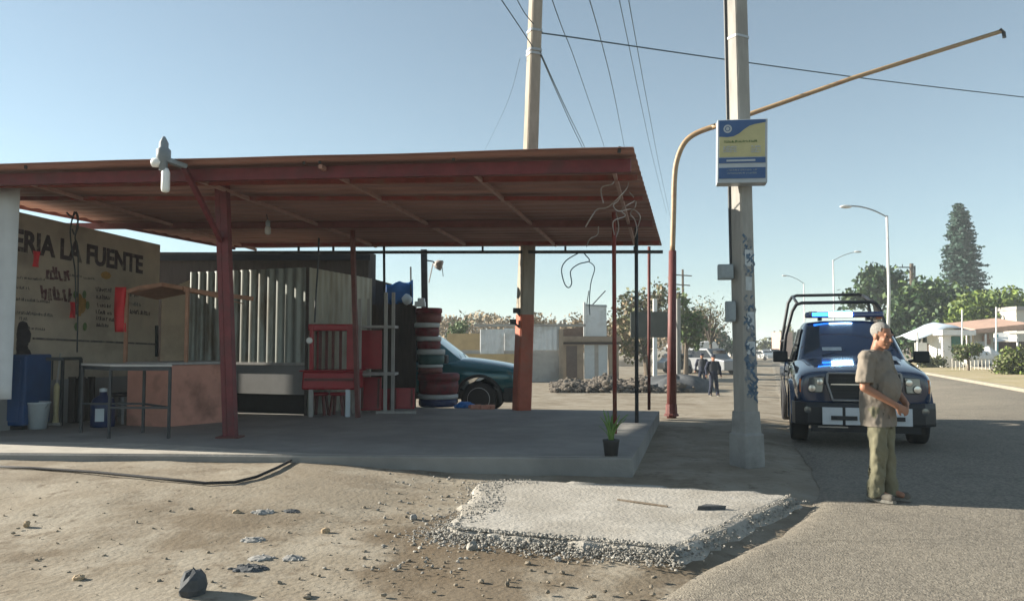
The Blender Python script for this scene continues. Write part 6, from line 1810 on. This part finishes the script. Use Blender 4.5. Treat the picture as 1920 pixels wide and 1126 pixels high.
# ------------------------------------------------------------------ stalls and awnings right of the road
sY_ = 54.0
ts = thing("tent_stall", "market stall under a sagging pale blue and white tarp", "stall", Vector(gb(1760, 690, sY_)))
rows = []
for j in range(7):
    d = j * .55; rows.append([at(px, py + 2 * math.sin(j * .9 + i), sY_) + V(0, d, -.12 * abs(j - 3) + .3) for i, (px, py) in enumerate(((1714, 636), (1735, 628), (1757, 618), (1775, 612), (1800, 614), (1825, 620)))])
MB().loft(rows, False, closed=False).build("tarp", M['tarp_pale'], ts, solid=.03, smooth=True)
for px, d in ((1722, 0), (1766, 0), (1822, 0), (1730, 3), (1815, 3)):
    b_ = Vector(gb(px, 690, sY_ + d)); MB().bar(b_, V(b_.x, b_.y, at(px, 622, sY_).z), .10, .10).build("post", M['white_paint'], ts)
wallbox(1716, 1738, 642, 661, sY_ + .3, .05, M['white_paint'], "sign_board", ts)
wallbox(1738, 1764, 644, 664, sY_ + 1.2, .5, M['awning_brown'], "shade_cloth", ts)
ks = thing("white_kiosk", "white kiosk with a green shutter beside the tent stall", "kiosk", Vector(gb(1790, 690, sY_ - .5)))
wallbox(1769, 1804, 626, 694, sY_ - .6, 2, M['white_paint'], "wall", ks); wallbox(1785, 1801, 630, 660, sY_ - .66, .05, M['kiosk_green'], "shutter", ks)
wallbox(1767, 1830, 618, 628, sY_ - 1.2, 3, M['white_paint'], "roof_edge", ks)
aw_ = thing("awning_shop", "open fronted shop with white awning and pink tiled roof edge", "shop", Vector(gb(1870, 690, sY_)))
wallbox(1828, 1862, 622, 690, sY_ + 1.5, .3, M['cream_paint'], "wall", aw_)
MB().prism([at(1822, 625, sY_), at(1935, 618, sY_), at(1935, 606, sY_), at(1828, 617, sY_)], (0, 4, .5)).build("tile_roof", M['tile_roof'], aw_)
wallbox(1862, 1935, 640, 690, sY_ + 3, .3, M['awning_brown'], "interior_wall", aw_)
MB().prism([at(1864, 624, sY_ - .6), at(1890, 623, sY_ - .6), at(1892, 638, sY_ - 1.4), at(1863, 640, sY_ - 1.4)], (0, .05, -.04)).build("awning", M['white_paint'], aw_)
MB().prism([at(1890, 622, sY_ - .2), at(1940, 618, sY_ - .2), at(1940, 624, sY_ - 1.2), at(1892, 626, sY_ - 1.2)], (0, .05, -.05)).build("awning", M['cream_paint'], aw_)
for px in (1866, 1870, 1908, 1848): MB().bar(Vector(gb(px, 690, sY_ - 1)), at(px, 626, sY_ - 1), .09, .09).build("post", M['white_paint'] if px != 1870 else M['turquoise'], aw_)
wallbox(1862, 1878, 662, 690, sY_ - .8, .8, M['turquoise'], "counter", aw_)
mb = MB()
for px, py in ((1850, 630), (1853, 640), (1846, 634)): mb.box(at(px, py, sY_ + 1.4), (.3, .06, .35))
mb.build("poster", M['tile_roof'], aw_)
wallbox(1828, 1845, 640, 652, sY_ + 1.4, .06, M['zinc_far'], "window", aw_)
ccv = thing("covered_cart", "food cart under a white cloth cover behind the guard rail", "cart", Vector(gb(1838, 692, sY_ - 2.5)))
cv = MB(); 
for k in range(7): cv.ell(at(1815 + k * 7.5, 670 + 3 * math.sin(k * 2), sY_ - 2.5), (.42, .5, .55 + .12 * math.sin(k * 1.7)), 10, 8, jit=.08)
cv.build("cloth_cover", M['white_paint'], ccv, smooth=True)
for px in (1820, 1852): MB().lathe([(.05, -.05), (.25, -.04), (.25, .04), (.05, .05)], at(px, 688, sY_ - 2.6), X=V(1, 0, 0), Y=V(0, 0, 1), Z=V(0, 1, 0), n=14).build("wheel", M['rubber'], ccv)
gr_ = thing("guard_rail", "low pale railing of thin bars before the stalls", "railing", Vector(gb(1835, 702, 47)))
zb_ = ground_z(at(1830, 650, 47).x, 47) + .1
for px in range(1786, 1886, 7):
    p = at(px, 700, 47); MB().bar(V(p.x, p.y, zb_), V(p.x, p.y, zb_ + .62), .03, .03).build("baluster", M['cream_paint'], gr_)
a, b_ = at(1786, 700, 47), at(1884, 700, 47)
MB().bar(V(a.x, a.y, zb_ + .62), V(b_.x, b_.y, zb_ + .62), .05, .05).build("top_rail", M['cream_paint'], gr_)
for px, lab in ((1804, "thin white flag pole in front of the bright tree, left one"), (1868, "thin white flag pole in front of the bright tree, right one")):
    mb = MB(); mb.tube([Vector(gb(px, 690, sY_ - 2)), at(px, 575 if px > 1850 else 580, sY_ - 2)], .045, 7)
    tag(mb.build("flag_pole", M['galv']), lab, "pole", "thin white poles")
ch_ = thing("cream_house", "cream house corner above the stalls at the right edge", "house", Vector(gb(1935, 690, 62)))
wallbox(1909, 1990, 580, 690, 62, 6, M['cream_paint'], "wall", ch_); wallbox(1906, 1992, 574, 581, 61.8, 6.4, M['block_wall'], "parapet", ch_); wallbox(1925, 1945, 600, 630, 61.95, .08, M['glass_dark'], "window", ch_)

# ------------------------------------------------------------------ dusty air
hz_ = MB(); hz_.box((0, 600, 11), (1840, 1640, 26))
ho_ = hz_.build("haze", mat("haze_volume", (0, 0, 0)), origin=(0, 0, 0))
hm_ = ho_.data.materials[0]; hn = hm_.node_tree
for n_ in list(hn.nodes):
    if n_.type != 'OUTPUT_MATERIAL': hn.nodes.remove(n_)
pv = hn.nodes.new('ShaderNodeVolumePrincipled')
pv.inputs['Color'].default_value = (0.80, 0.88, 0.92, 1)
pv.inputs['Density'].default_value = 0.0010
pv.inputs['Anisotropy'].default_value = 0.0
hn.links.new(pv.outputs[0], hn.nodes['Material Output'].inputs['Volume'])
tag(ho_, None, None, kind='stuff')
